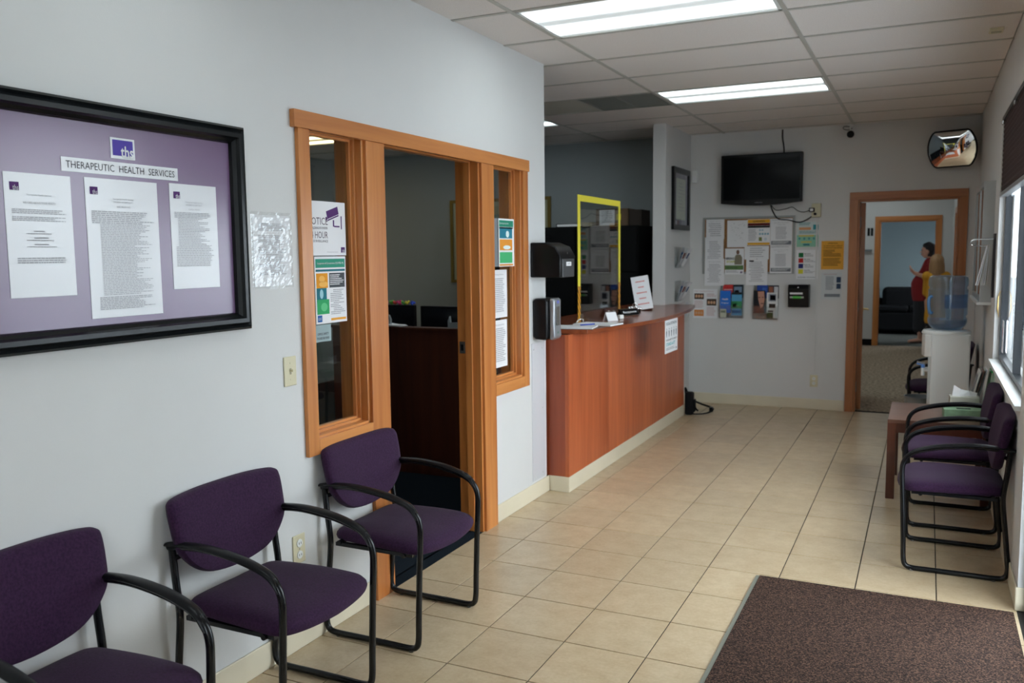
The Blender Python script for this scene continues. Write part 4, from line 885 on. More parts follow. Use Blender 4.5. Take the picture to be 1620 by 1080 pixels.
t = fsheet('white list poster with four coloured squares below the mint poster', -1.172, -.970, 1.293, 1.580, 0, pl=YW, n=0, name='poster', cat='poster')
for k, (cc, hd) in enumerate((((30, 112, 62), 'Be Kind'), ((190, 44, 42), 'Be Fair'), ((40, 44, 110), 'Masks On'), ((214, 206, 60), 'Hand Wash'))):
    z = .215-k*.054; MB().box(.02, .066, -.0022, -.0014, z, z+.044).build('colour_square', flat(cc), t, bevel=.0005); lettering(t, hd, .075, z+.030, .055, .010, INK, -.0018, 'l', bold=.02)
    mb = MB(); lines(mb, .076, .185, z+.024, z+.002, 2, -.0018); mb.build('printed_lines', INKL, t)
lettering(t, 'Be Our Best   Do Our Best', .10, .014, .165, .010, INK, -.0018, bold=.02)
t = fsheet('orange notice near the far doorway trim', -.941, -.734, 1.388, 1.664, 0, pl=YW, n=0, m=flat((226, 164, 62)))
mb = MB(); put_text(mb, 'ATTENTION', .104, .246, .09, .012, -.0018, bold=.02); put_text(mb, 'ALL VISITORS MUST CHECK IN', .104, .222, .17, .011, -.0018, bold=.02); put_text(mb, 'AT THE FRONT DESK BEFORE', .104, .203, .17, .011, -.0018, bold=.02); lines(mb, .02, .19, .19, .12, 6, -.0018, ragged=.6); lines(mb, .02, .19, .11, .03, 7, -.0018); mb.build('lettering', flat((84, 60, 24)), t)
t = fsheet('white sheet with two small blue pictures below the orange notice', -.934, -.745, 1.095, 1.358, 0, pl=YW, n=0, m=flat((200, 204, 206)))
mb = MB(); put_text(mb, 'Coronavirus COVID-19', .08, .242, .12, .009, -.0018); mb.build('lettering', RED, t); mb = MB(); lines(mb, .04, .12, .225, .09, 12, -.0018); mb.build('printed_lines', flat((120, 126, 140)), t); quadprint(t, .14, .18, .165, .22, flat((50, 66, 92)), -.0018); quadprint(t, .14, .18, .105, .155, flat((50, 66, 92)), -.0018); quadprint(t, .03, .175, .025, .055, flat((120, 126, 134)), -.0018)
t = fsheet('white flyer with small photographs of people at the left of the far wall', -2.195, -1.945, .888, 1.188, 0, pl=YW, n=0, name='flyer', cat='flyer')
lettering(t, 'Tobacco Quit Support Services', .11, .272, .20, .010, RED, -.0018)
for a, b, c, d in ((.01, .11, .195, .255), (.14, .24, .13, .20), (.01, .11, .02, .085)):
    o = quadprint(t, a, b, c, d, mat('photo_dark%d' % int(a*100+c*1000), C(70, 52, 36) if c > .1 else C(206, 130, 60), .6), -.0018, 'photo')
    mb = MB()
    for k in range(3): disc(mb, a+.022+k*.028, c+.032, .012, .016, -.0024, 12)
    mb.build('printed_face', flat((206, 160, 128)), o)
mb = MB(); lines(mb, .14, .24, .255, .215, 4, -.0018); lines(mb, .01, .11, .18, .10, 6, -.0018); lines(mb, .14, .24, .115, .02, 8, -.0018); mb.build('printed_lines', flat((196, 160, 160)), t)
# leaflet holders with their leaflets
def leaflet(label, x, z, w_, h_, y, col, blocks, face=0, group=None):
    t = thing('leaflet', label, 'leaflet', (x, y, z), 0, 'leaflets in the far wall racks'); MB().box(0, w_, -.006, 0, 0, h_).build('cover', flat(col), t)
    for a, b, c, d, cc in blocks: quadprint(t, a*w_, b*w_, c*h_, d*h_, flat(cc), -.0068)
    return t
def rack(label, x0, z0, w_, h_):
    t = wall_thing('leaflet_rack', label, 'leaflet rack', 'F', x0, z0)
    mb = MB(); mb.box(0, w_, -.003, 0, 0, h_); mb.box(0, w_, -.075, 0, 0, .004); mb.box(0, w_, -.075, -.072, 0, h_*.38); mb.box(0, w_, -.045, -.042, h_*.4, h_*.72)
    for x in (0, w_/2-.0015, w_-.003): mb.prism([(0, 0), (-.075, 0), (-.075, h_*.38), (-.045, h_*.6), (-.045, h_*.72), (0, h_)], x, x+.003, 'x')
    mb.build('rack_shell', ACRY, t); return t
rack('clear leaflet rack under the board with red and blue leaflets', -1.912, .898, .24, .34); rack('clear leaflet rack under the board with dark portrait leaflets', -1.577, .893, .24, .34)
leaflet('red leaflet at the back of the left rack', -1.885, 1.10, .105, .135, YE-.012, (196, 50, 48), [(.1, .9, .6, .66, (230, 190, 190))])
l2 = leaflet('bright blue leaflet in front of the red one', -1.905, .95, .108, .225, YE-.052, (40, 110, 200), []); lettering(l2, 'Health', .05, .13, .06, .02, PAPER, -.0068, bold=.02); lettering(l2, 'Program', .05, .09, .07, .018, PAPER, -.0068, bold=.02)
leaflet('small pale leaflet low in the left rack', -1.902, .905, .062, .085, YE-.064, (206, 210, 190), [(.1, .9, .55, .8, (120, 140, 120))])
leaflet('dark blue leaflet at the back right of the left rack', -1.785, 1.10, .102, .135, YE-.012, (40, 48, 60), [(.12, .88, .3, .85, (120, 140, 160)), (.2, .6, .3, .6, (90, 60, 50))])
leaflet('green and blue leaflet in front right of the left rack', -1.790, .925, .105, .235, YE-.052, (80, 150, 190), [(0, 1, .9, 1, (30, 34, 36)), (.0, 1, .3, .62, (60, 140, 90)), (.1, .5, .36, .52, (150, 190, 150)), (.05, .9, .1, .22, (50, 110, 160))])
leaflet('blue leaflet at the back of the right rack', -1.545, 1.10, .105, .135, YE-.012, (44, 76, 160), [(.5, .9, .5, .8, (70, 110, 190))])
l3 = leaflet('dark leaflet with a large face portrait', -1.568, .955, .110, .225, YE-.052, (24, 24, 28), []); mb = MB(); mb.add([(x*.11, -.0070, z*.225) for x, z in ((.35, .95), (.9, .97), (.97, .6), (.85, .3), (.62, .2), (.5, .42), (.4, .6))], [(0, 1, 2, 3, 4, 5, 6)]); mb.build('printed_face', flat((186, 136, 116)), l3)
mb = MB(); disc(mb, .055, .155, .010, .004, -.0076); disc(mb, .088, .157, .010, .004, -.0076); disc(mb, .082, .095, .016, .005, -.0076); disc(mb, .03, .04, .03, .04, -.0074); mb.build('printed_feature', flat((60, 36, 34)), l3)
leaflet('brown photo leaflet at the back right of the right rack', -1.432, 1.10, .10, .13, YE-.012, (60, 60, 70), [(.05, .45, .1, .9, (150, 96, 76)), (.55, .95, .3, .9, (200, 200, 204))])
leaflet('white leaflet with black photographs in the right rack', -1.440, .905, .105, .255, YE-.052, (214, 214, 214), [(.15, .85, .66, .95, (150, 156, 170)), (.3, .8, .7, .9, (40, 44, 60)), (.2, .8, .40, .56, (50, 42, 36)), (.0, .6, .0, .22, (60, 84, 52)), (.1, .6, .24, .30, (40, 40, 44))])
t = wall_thing('suggestion_box', 'black wall box with a green label right of the leaflet racks', 'suggestion box', 'F', -1.230, 1.020); mb = MB(); mb.prism([(0, 0), (-.11, 0), (-.13, .18), (-.10, .222), (0, .222)], 0, .195, 'x'); mb.build('box_body', BLACKP, t, bevel=.004)
def on_front(x0, x1, z0, z1, name, m): mb = MB(); f_ = lambda z: -.111-.02*z/.18-.0012; mb.add([(x0, f_(z0), z0), (x1, f_(z0), z0), (x1, f_(z1), z1), (x0, f_(z1), z1)], [(0, 1, 2, 3)]); return mb.build(name, m, t)
on_front(.02, .14, .128, .146, 'white_label', PAPER); on_front(.02, .15, .090, .108, 'white_label', flat((180, 186, 176))); setlabel(on_front(.045, .125, .088, .110, 'green_label', flat((60, 220, 60))), 'bright green label'); MB().lathe([(.008, 0), (.006, -.004)], .095, -.118, .195, n=10, axis='y').build('lock', CHROME, t)

# ================================================================== HALL ITEMS
t = wall_thing('number_sign', 'number 11 beside the farthest doorway', 'sign', 'F', -.905, 1.80, plane=15.4); [lettering(t, '1', x_, .0, .038, .13, BLACKM, -.004, bold=.02, name='digit') for x_ in (.015, .065)]
t = wall_thing('paper_holder', 'small pale holder on the hallway wall left of the far doorway', 'holder', 'F', -.96, 1.55, plane=15.4); MB().box(0, .13, -.05, 0, 0, .03).build('holder_tray', GREYP, t)
SOFA = mat('dark_upholstery', (.004, .005, .006, 1), .8, spec=.15)
t = thing('sofa', 'black upholstered sofa in the farthest room', 'sofa', (-.35, 17.9, 0))
MB().box(-.85, .85, -.45, .45, .08, .42).build('seat_base', SOFA, t, bevel=.03); MB().box(-.42, .85, .18, .45, .42, .86).build('backrest', SOFA, t, bevel=.08); MB().box(-.88, -.62, -.45, .45, .08, .64).build('armrest', SOFA, t, bevel=.05); MB().box(.75, .98, -.45, .45, .08, .64).build('armrest', SOFA, t, bevel=.05)
MB().box(-.60, .05, -.46, .2, .42, .52).build('cushion', SOFA, t, bevel=.04); MB().box(.07, .73, -.46, .2, .42, .52).build('cushion', SOFA, t, bevel=.04)
MB().box(-.60, -.40, .25, .45, .42, .64).build('backrest', SOFA, t, bevel=.05)
for x in (-.8, .75):
    for y in (-.4, .35): MB().box(x, x+.05, y, y+.05, 0, .09).build('leg', BLACKM, t)

# ---- people
def skin_obj(name, caps, m, parent, vox=.009, smooth=6):
    """one continuous surface grown over tapered limbs: caps = [(p0, r0, p1, r1[, squash_axis])]"""
    mb = MB()
    for c_ in caps:
        p0, r0, p1, r1 = c_[:4]; p0 = Vector(p0); p1 = Vector(p1); n_ = 5 if (p1-p0).length > .03 else 2
        sq = c_[4] if len(c_) > 4 else (1, 1, 1)
        for k in range(n_+1):
            q = p0.lerp(p1, k/n_); r = r0+(r1-r0)*k/n_; mb_ = MB(); mb_.ball((0, 0, 0), r, n=12)
            mb.add([(q.x+v[0]*sq[0], q.y+v[1]*sq[1], q.z+v[2]*sq[2]) for v in mb_.v], mb_.f)
        if (p1-p0).length > .001 and sq == (1, 1, 1): mb.tube([p0, p1], [r0, r1], 12)
    o = mb.build(name, m, parent); rm = o.modifiers.new('surface', 'REMESH'); rm.mode = 'VOXEL'; rm.voxel_size = vox; rm.use_smooth_shade = True
    s_ = o.modifiers.new('smooth', 'SMOOTH'); s_.iterations = smooth; s_.factor = .5
    return o
SKIN = mat('skin', C(206, 156, 132), .5, spec=.3)
def hand(o, d, s):
    """palm, four fingers and a thumb; o wrist, d forward, s sideways"""
    o = Vector(o); d = Vector(d).normalized(); s = Vector(s).normalized(); u = d.cross(s).normalized(); c = [(o, .022, o+d*.07, .026, (1, 1, 1))]
    for k, L_ in enumerate((.060, .072, .068, .052)):
        b = o+d*.075+s*(-.027+k*.018); m_ = b+d*L_*.55-u*.008; e = m_+d*L_*.35-u*.022; c += [(b, .009, m_, .0085), (m_, .0085, e, .007)]
    b = o+d*.02-s*.024; m_ = b+d*.03-s*.028; e = m_+d*.032-s*.006-u*.01; c += [(b, .012, m_, .010), (m_, .010, e, .008)]
    return c
def head_caps(c, f, s):
    """skull, jaw, nose, ears; c centre, f facing, s side"""
    c = Vector(c); f = Vector(f).normalized(); s = Vector(s).normalized(); u = Vector((0, 0, 1))
    return [(c+u*.02, .092, c-f*.02+u*.02, .09), (c+f*.02-u*.03, .070, c+f*.035-u*.075, .045), (c+f*.085-u*.005, .008, c+f*.108-u*.028, .013), (c+f*.09-u*.06, .012, c+f*.088-u*.075, .012), (c+s*.088-u*.01, .014, c+s*.090-u*.03, .010), (c-s*.088-u*.01, .014, c-s*.090-u*.03, .010), (c+f*.078+u*.025, .018, c+f*.078+u*.027, .018)]
def face(par, c, f, s):
    c = Vector(c); f = Vector(f).normalized(); s = Vector(s).normalized(); u = Vector((0, 0, 1)); mb = MB()
    for k in (-1, 1): mb.ball(tuple(c+f*.088+s*.032*k+u*.005), .009, n=8)
    mb.build('eyes', flat((30, 24, 22)), par, smooth=True); mb = MB(); mb.tube([c+f*.094-s*.022-u*.066, c+f*.102-u*.066, c+f*.094+s*.022-u*.066], [.003, .006, .003], 6); mb.build('lips', flat((150, 70, 66)), par, smooth=True)
# woman in red: standing side on, facing left (-x)
t = thing('person', 'standing person in a red short sleeved top and black skirt, seen side on', 'person', (-.02, 16.15, 0))
hc = Vector((.015, 0, 1.545)); F_ = (-1, .05, .06); S_ = (0, 1, 0)
body = head_caps(hc, F_, S_)+[((.05, 0, 1.47), .052, (.085, 0, 1.36), .058), ((.085, 0, 1.30), .12, (-.02, 0, 1.0), .15), ((-.02, 0, 1.0), .15, (.0, 0, .86), .16)]
body += [((.095, -.15, 1.34), .058, (.02, -.20, 1.11), .042), ((.02, -.20, 1.11), .042, (-.17, -.10, 1.17), .028)]+hand((-.17, -.10, 1.17), (-.7, .25, .75), (0, 1, -.1))
body += [((.095, .15, 1.34), .058, (.0, .20, 1.10), .042), ((.0, .20, 1.10), .042, (-.18, .06, 1.18), .028)]+hand((-.18, .06, 1.18), (-.7, -.25, .75), (0, 1, .1))
for s_, fx in ((-.09, -.06), (.09, .02)):
    body += [((.0, s_, .86), .088, (-.01+fx/2, s_, .48), .058), ((-.01+fx/2, s_, .48), .055, (.0+fx, s_, .26), .052), ((.0+fx, s_, .26), .050, (.0+fx, s_, .09), .034), ((.01+fx, s_, .05), .035, (-.16+fx, s_, .022), .026)]
b_ = skin_obj('body', body, SKIN, t, .006, 4); face(t, hc, F_, S_)
skin_obj('red_top', [((.085, 0, 1.315), .135, (.03, 0, 1.14), .145), ((.09, -.11, 1.335), .082, (.09, .11, 1.335), .082), ((.03, 0, 1.14), .15, (-.04, 0, .98), .185), ((-.04, 0, .98), .185, (-.025, 0, .84), .19), ((-.02, 0, .84), .19, (-.02, 0, .78), .185), ((.095, -.15, 1.34), .076, (.052, -.185, 1.20), .064), ((.095, .15, 1.34), .076, (.05, .185, 1.20), .064)], mat('red_cloth', C(128, 18, 20), .85), t, .01, 5)
skin_obj('black_skirt', [((-.02, 0, .80), .172, (-.01, 0, .55), .170), ((-.01, 0, .55), .170, (-.02, 0, .26), .160)], mat('black_cloth', (.012, .012, .014, 1), .9), t, .01, 5)
skin_obj('hair', [((.035, 0, 1.59), .100, (.055, 0, 1.57), .098), ((.09, 0, 1.60), .062, (.115, 0, 1.585), .058), ((.06, 0, 1.50), .075, (.07, 0, 1.47), .055), ((-.02, 0, 1.635), .045, (.03, 0, 1.65), .05)], mat('dark_hair', (.012, .009, .008, 1), .6), t, .008, 3)
for s_, fx in ((-.09, -.06), (.09, .02)): mb = MB(); mb.prism([(.045+fx, s_-.035), (-.11+fx, s_-.042), (-.185+fx, s_), (-.11+fx, s_+.042), (.045+fx, s_+.035)], 0, .014, 'z'); mb.build('shoe', flat((60, 40, 34)), t, bevel=.004)
# person in yellow: back to the viewer
t = thing('person', 'person in a long yellow cardigan seen from behind, above the water bottle', 'person', (.128, 14.85, 0))
hc = Vector((.0, 0, 1.375)); F_ = (.15, 1, .0); S_ = (1, -.15, 0)
body = head_caps(hc, F_, S_)+[((0, -.01, 1.30), .05, (0, -.01, 1.20), .055), ((0, 0, 1.12), .12, (0, 0, .80), .13), ((-.115, 0, 1.14), .052, (-.135, .06, .90), .038), ((-.135, .06, .90), .038, (-.10, .19, .84), .026), ((.115, 0, 1.14), .052, (.135, .06, .90), .038), ((.135, .06, .90), .038, (.10, .19, .84), .026)]+hand((-.10, .19, .84), (.2, 1, .1), (1, -.2, 0))+hand((.10, .19, .84), (-.2, 1, .1), (1, .2, 0))
for s_ in (-.08, .08): body += [((s_, 0, .76), .078, (s_, 0, .40), .052), ((s_, 0, .40), .050, (s_, 0, .22), .045), ((s_, 0, .22), .043, (s_, -.02, .07), .030), ((s_, -.03, .045), .032, (s_, .14, .022), .025)]
b_ = skin_obj('body', body, SKIN, t, .006, 4); face(t, hc, F_, S_)
skin_obj('yellow_cardigan', [((-.125, 0, 1.155), .080, (.125, 0, 1.155), .080), ((0, 0, 1.12), .130, (0, 0, .78), .138), ((0, 0, .78), .138, (0, 0, .50), .155), ((-.115, 0, 1.14), .066, (-.135, .06, .90), .056), ((-.135, .06, .90), .056, (-.105, .18, .85), .045), ((.115, 0, 1.14), .066, (.135, .06, .90), .056), ((.135, .06, .90), .056, (.105, .18, .85), .045)], mat('yellow_knit', C(222, 160, 48), .9, bump=.5, bscale=90), t, .01, 4)
skin_obj('patterned_skirt', [((0, 0, .56), .135, (0, 0, .26), .145)], mat('patterned_cloth', (.012, .012, .016, 1), .9), t, .01, 4)
mb = MB(); random.seed(5)
for k in range(60): a = random.random()*6.28; z = random.uniform(.2, .40); mb.ball((.147*math.cos(a), .147*math.sin(a), z), .006, n=4)
mb.build('skirt_dots', flat((150, 146, 140)), t)
skin_obj('hair', [((0, -.015, 1.40), .102, (0, -.03, 1.38), .10), ((0, -.05, 1.34), .085, (0, -.06, 1.20), .07), ((-.06, -.03, 1.34), .05, (-.07, -.02, 1.20), .04), ((.06, -.03, 1.34), .05, (.08, -.03, 1.22), .038)], mat('fair_hair', C(168, 128, 88), .55, noise=.2, nscale=(90, 90, 8)), t, .008, 3)
for s_ in (-.08, .08): MB().box(s_-.04, s_+.04, -.07, .17, 0, .014).build('shoe', BLACKM, t, bevel=.008)

# ================================================================== RIGHT SIDE
# water cooler (front faces -x) and bottle
t = thing('water_cooler', 'white floor standing water cooler beside the low table', 'water cooler', (.145, 7.30, 0))
mb = MB(); o8 = []
mb.prism([(-.10, -.15), (.15, -.15), (.16, -.14), (.16, .14), (.15, .15), (-.10, .15)], 0, .94, 'z'); mb.build('cabinet', WHITEP, t, bevel=.012)
mb = MB(); mb.prism([(-.10, -.15), (-.145, -.12), (-.165, 0), (-.145, .12), (-.10, .15)], .765, .935, 'z'); mb.build('tap_hood', WHITEP, t, bevel=.008)
mb = MB(); mb.prism([(-.10, -.15), (-.145, -.12), (-.165, 0), (-.145, .12), (-.10, .15)], 0, .30, 'z'); mb.build('lower_front', WHITEP, t, bevel=.008)
MB().box(-.118, -.10, -.13, .13, .30, .765).build('recess_panel', mat('recess_grey', C(196, 198, 196), .4), t)
MB().lathe([(.168, .935), (.170, .945), (.160, .962), (.11, .968)], 0, 0, 0, n=32).build('top_collar', WHITEP, t, smooth=True)
for y_, m_, nm in ((-.06, mat('tap_blue', C(90, 140, 210), .3), 'cold tap'), (.06, mat('tap_grey', C(170, 174, 178), .3), 'hot tap')):
    mb = MB(); mb.tube([(-.10, y_, .655), (-.15, y_, .655)], .012, 10); mb.lathe([(.013, .615), (.014, .675)], -.152, y_, 0, n=12); tp = mb.build('tap', WHITEP, t, smooth=True)
    mb = MB(); mb.lathe([(.015, .675), (.012, .70)], -.152, y_, 0, n=12); mb.tube([(-.152, y_, .695), (-.195, y_, .705)], .006, 8); mb.build('tap_lever', m_, tp, smooth=True)
MB().box(-.16, -.10, -.10, .10, .30, .325).build('drip_tray', GREYP, t)
t = thing('water_bottle', 'large blue tinted water bottle upside down on the cooler', 'water bottle', (.147, 7.30, .969))
BT = glassy('blue_polycarbonate', (.72, .83, .93, 1), rough=.05, ior=1.45, body=.28, bodycol=(.42, .54, .68, 1))
prof = [(.055, 0), (.10, .004), (.125, .03), (.135, .055), (.136, .085), (.128, .092), (.128, .105), (.136, .115), (.136, .235), (.136, .30), (.128, .308), (.128, .320), (.136, .330), (.136, .37), (.130, .395), (.112, .405), (.05, .400)]
MB().lathe(prof, n=40).build('bottle_shell', BT, t, smooth=True)
MB().lathe([(.05, .002), (.095, .008), (.120, .032), (.130, .058), (.130, .075), (.02, .076)], n=32).build('water', glassy('water_blue', (.55, .68, .80, 1), ior=1.33, body=.15, bodycol=(.3, .4, .5, 1)), t, smooth=True)
mb = MB(); mb.tube(catmull([(-.112, -.075, .25), (-.128, -.095, .235), (-.130, -.10, .18), (-.122, -.088, .135), (-.105, -.072, .125)], 6), .012, 10); mb.build('handle', mat('blue_handle', C(80, 124, 168), .25), t, smooth=True)
mb = MB(); pts = []
for k in range(13): a = -1.75+k*.12; pts.append((.1372*math.cos(a), .1372*math.sin(a)))
vs = [(x, y, .165) for x, y in pts]+[(x, y, .265) for x, y in pts]; mb.add(vs, [(k, k+1, 14+k, 13+k) for k in range(12)]); mb.build('blue_sticker', glassy('sticker_blue', (.62, .74, .9, 1), body=.4, bodycol=C(90, 130, 180)), t)
# bin
t = thing('waste_bin', 'grey waste bin between the low table and the cooler', 'bin', (-.03, 7.56, 0)); mb = MB(); mb.lathe([(.085, 0), (.105, .40), (.110, .405), (.103, .405), (.082, .01)], n=24); mb.build('bin_body', GREYP, t, smooth=True); MB().lathe([(.09, .34), (.095, .36)], n=20).build('bin_liner', BLACKM, t)
# low table
t = thing('side_table', 'low square reddish laminate table between the chairs and the cooler', 'table', (.095, 6.20, 0))
TA, TB, TZ = .29, .345, .51
MB().box(-TA, TA, -TB, TB, TZ-.022, TZ).build('tabletop', TBL, t, bevel=.002)
for x in (-TA+.0, TA-.05):
    for y in (-TB, TB-.05): MB().box(x, x+.05, y, y+.05, 0, TZ-.022).build('leg', CH_DARK, t, bevel=.002)
MB().box(-TA+.05, TA-.05, -TB+.002, -TB+.022, TZ-.082, TZ-.022).build('apron', CH_DARK, t); MB().box(-TA+.05, TA-.05, TB-.022, TB-.002, TZ-.082, TZ-.022).build('apron', CH_DARK, t)
for x in (-TA+.002, TA-.022): MB().box(x, x+.02, -TB+.05, TB-.05, TZ-.082, TZ-.022).build('apron', CH_DARK, t)
t = thing('tissue_box', 'green tissue box with a white tissue on the low table', 'tissue box', (.235, 6.10, TZ), math.radians(4))
MB().box(-.115, .115, -.06, .06, 0, .055).build('carton', mat('green_carton', C(120, 150, 118), .7, noise=.2, nscale=(20, 20, 20)), t, bevel=.002)
t2 = thing('tissue_box', 'cream tissue box with a standing tissue behind the green one', 'tissue box', (.242, 6.27, TZ), math.radians(3))
MB().box(-.085, .085, -.055, .055, 0, .11).build('carton', mat('cream_carton', C(186, 184, 172), .7), t2, bevel=.002)
mb = MB(); mb.add([(-.07, 0, .109), (-.03, -.02, .109), (.04, .02, .109), (.07, 0, .109), (-.06, .01, .18), (-.02, -.01, .155), (.03, .01, .145), (.075, -.005, .135)], [(0, 1, 5, 4), (1, 2, 6, 5), (2, 3, 7, 6)]); mb.build('tissue', PAPER, t2)
mb = MB(); mb.box(-.04, .04, -.015, .015, .055, .0565); mb.build('slot', BLACKM, t)
for k, (y_, cc, lb) in enumerate(((6.36, (196, 190, 184), 'pale magazine leaning on the wall behind the tissue boxes'), (6.385, (120, 92, 84), 'brown covered magazine leaning behind the pale one'), (6.42, (206, 206, 208), 'white magazine leaning nearest the wall, behind the brown one'))):
    t = thing('magazine', lb, 'magazine', (.300, y_+.085+.03*k, TZ), 0, 'magazines standing on the low table'); mb = MB(); x0 = -.03+k*.022
    mb.add([(x0, -.10, 0), (x0+.008, -.10, 0), (x0+.068, -.10, .262), (x0+.060, -.10, .262), (x0, .10, 0), (x0+.008, .10, 0), (x0+.068, .10, .262), (x0+.060, .10, .262)], [(0, 1, 2, 3), (4, 7, 6, 5), (0, 4, 5, 1), (1, 5, 6, 2), (2, 6, 7, 3), (3, 7, 4, 0)]); mb.build('cover', flat(cc, .35), t)
    mb = MB(); mb.add([(x0-.0008+.02, -.08, .09), (x0+.0535-.001, -.08, .235), (x0+.0535-.001, .08, .235), (x0-.0008+.02, .08, .09)], [(0, 1, 2, 3)]); mb.build('cover_picture', flat((90, 96, 104), .35), t)
t = thing('magazine_rack', 'clear rack with a green edge standing against the wall under the window', 'magazine rack', (.355, 6.27, TZ)); mb = MB(); mb.add([(-.02, -.12, 0), (-.015, -.12, 0), (.035, -.12, .29), (.030, -.12, .29), (-.02, .04, 0), (-.015, .04, 0), (.035, .04, .29), (.030, .04, .29)], [(0, 1, 2, 3), (4, 7, 6, 5), (0, 4, 5, 1), (1, 5, 6, 2), (2, 6, 7, 3), (3, 7, 4, 0)]); mb.build('rack_panel', glassy('green_acrylic', (.6, .85, .68, 1), body=.15, bodycol=(.1, .4, .15, 1)), t)
mb = MB(); mb.tube([(.032, -.12, .29), (.032, .04, .29)], .006, 8); mb.build('green_edge', mat('green_edge', C(40, 160, 80), .2), t)
# wall display case
t = wall_thing('display_case', 'shallow silver framed glass display case on the right wall', 'display case', 'R', 7.80, 1.205)
for a, b, c, d in ((0, 1.05, 0, .035), (0, 1.05, .79, .825), (0, .035, .035, .79), (1.015, 1.05, .035, .79)): MB().box(a, b, -.072, 0, c, d).build('case_rail', mat('case_silver', C(172, 174, 174), .35, metal=.3), t)
MB().box(.03, 1.02, -.012, 0, .03, .80).build('back_panel', mat('case_back', C(110, 112, 112), .8), t); MB().box(.51, .54, -.070, -.058, .035, .79).build('sliding_rail', ALU, t)
MB().box(.035, 1.015, -.064, -.060, .035, .79).build('glass_pane', glassy('case_glass', (.85, .88, .88, 1), ior=1.7), t); MB().box(-.01, 1.06, -.088, 0, -.018, 0).build('case_ledge', WHITEP, t)
# wire magazine holder
t = wall_thing('paper_holder', 'wire wall holder with hanging papers beside the window', 'paper holder', 'R', 6.60, 1.25)
MB().box(0, .10, -.012, 0, 0, .42).build('back_board', mat('holder_dark', C(40, 34, 40), .5), t)
mb = MB(); mb.tube(catmull([(.05, -.01, .385), (.05, -.10, .385), (.05, -.135, .38), (.05, -.145, .36), (.05, -.135, .345), (.05, -.09, .34), (.05, -.03, .345)], 5), .004, 8); mb.build('wire_loop', CHROME, t, smooth=True)
for k in range(6):
    mb = MB(); a = k*.012; mb.add([(.01, -.03-a*.3, .345), (.09, -.03-a*.3, .345), (.09, -.045-a, .08), (.01, -.045-a, .08), (.01, -.032-a*.3, .345), (.09, -.032-a*.3, .345), (.09, -.047-a, .08), (.01, -.047-a, .08)], [(0, 1, 2, 3), (4, 7, 6, 5), (1, 5, 6, 2), (0, 3, 7, 4), (2, 6, 7, 3)]); mb.build('paper_sheet', PAPER if k % 3 else flat((186, 178, 166)), t)
# honeycomb shade
t = wall_thing('honeycomb_blind', 'dark brown honeycomb shade half lowered over the window', 'blind', 'R', 6.325, 1.90, plane=XR+.066)
SHM = mat('shade_brown', C(58, 38, 38), .9); Wsh = 1.84; nn = 30; hh = .44
mb = MB(); pts = []
for k in range(nn+1): pts += [(-.060 if k % 2 else -.064, .02+k*hh/nn)]
pb = [(-.038 if k % 2 else -.028, .02+k*hh/nn) for k in range(nn, -1, -1)]
mb.prism(pts+pb, 0, Wsh, 'x'); mb.build('honeycomb_cloth', SHM, t)
mb = MB(); mb.prism([(-.066+.006*(k % 2), .02+k*hh/nn) for k in range(nn+1)]+[(-.030, .02+k*hh/nn) for k in range(nn, -1, -1)], -.012, -.001, 'x'); mb.build('pale_edge', WHITEP, t)
MB().box(-.012, Wsh, -.070, -.024, -.004, .02).build('bottom_rail', ALU, t, bevel=.003); MB().box(-.012, Wsh, -.072, -.02, .46, .488).build('head_rail', mat('dark_rail', C(58, 58, 58), .4), t)
for x in (.10, .9, 1.7): MB().box(x, x+.05, -.080, -.060, .43, .455).build('bracket', CHROME, t, bevel=.003)
# sticker on glass
t = thing('window_decal', 'white decal on the inside of the window by the sill', 'decal', (XR+.040, 6.24, ZS+.06), RZ['R']); MB().box(0, .10, -.001, 0, 0, .20).build('decal_sheet', flat((226, 222, 226)), t); mb = MB(); disc(mb, .05, .13, .03, .035, -.0016); mb.build('decal_symbol', flat((206, 170, 196)), t)
mb = MB(); lines(mb, .02, .08, .08, .03, 3, -.0016); mb.build('printed_lines', INKL, t)

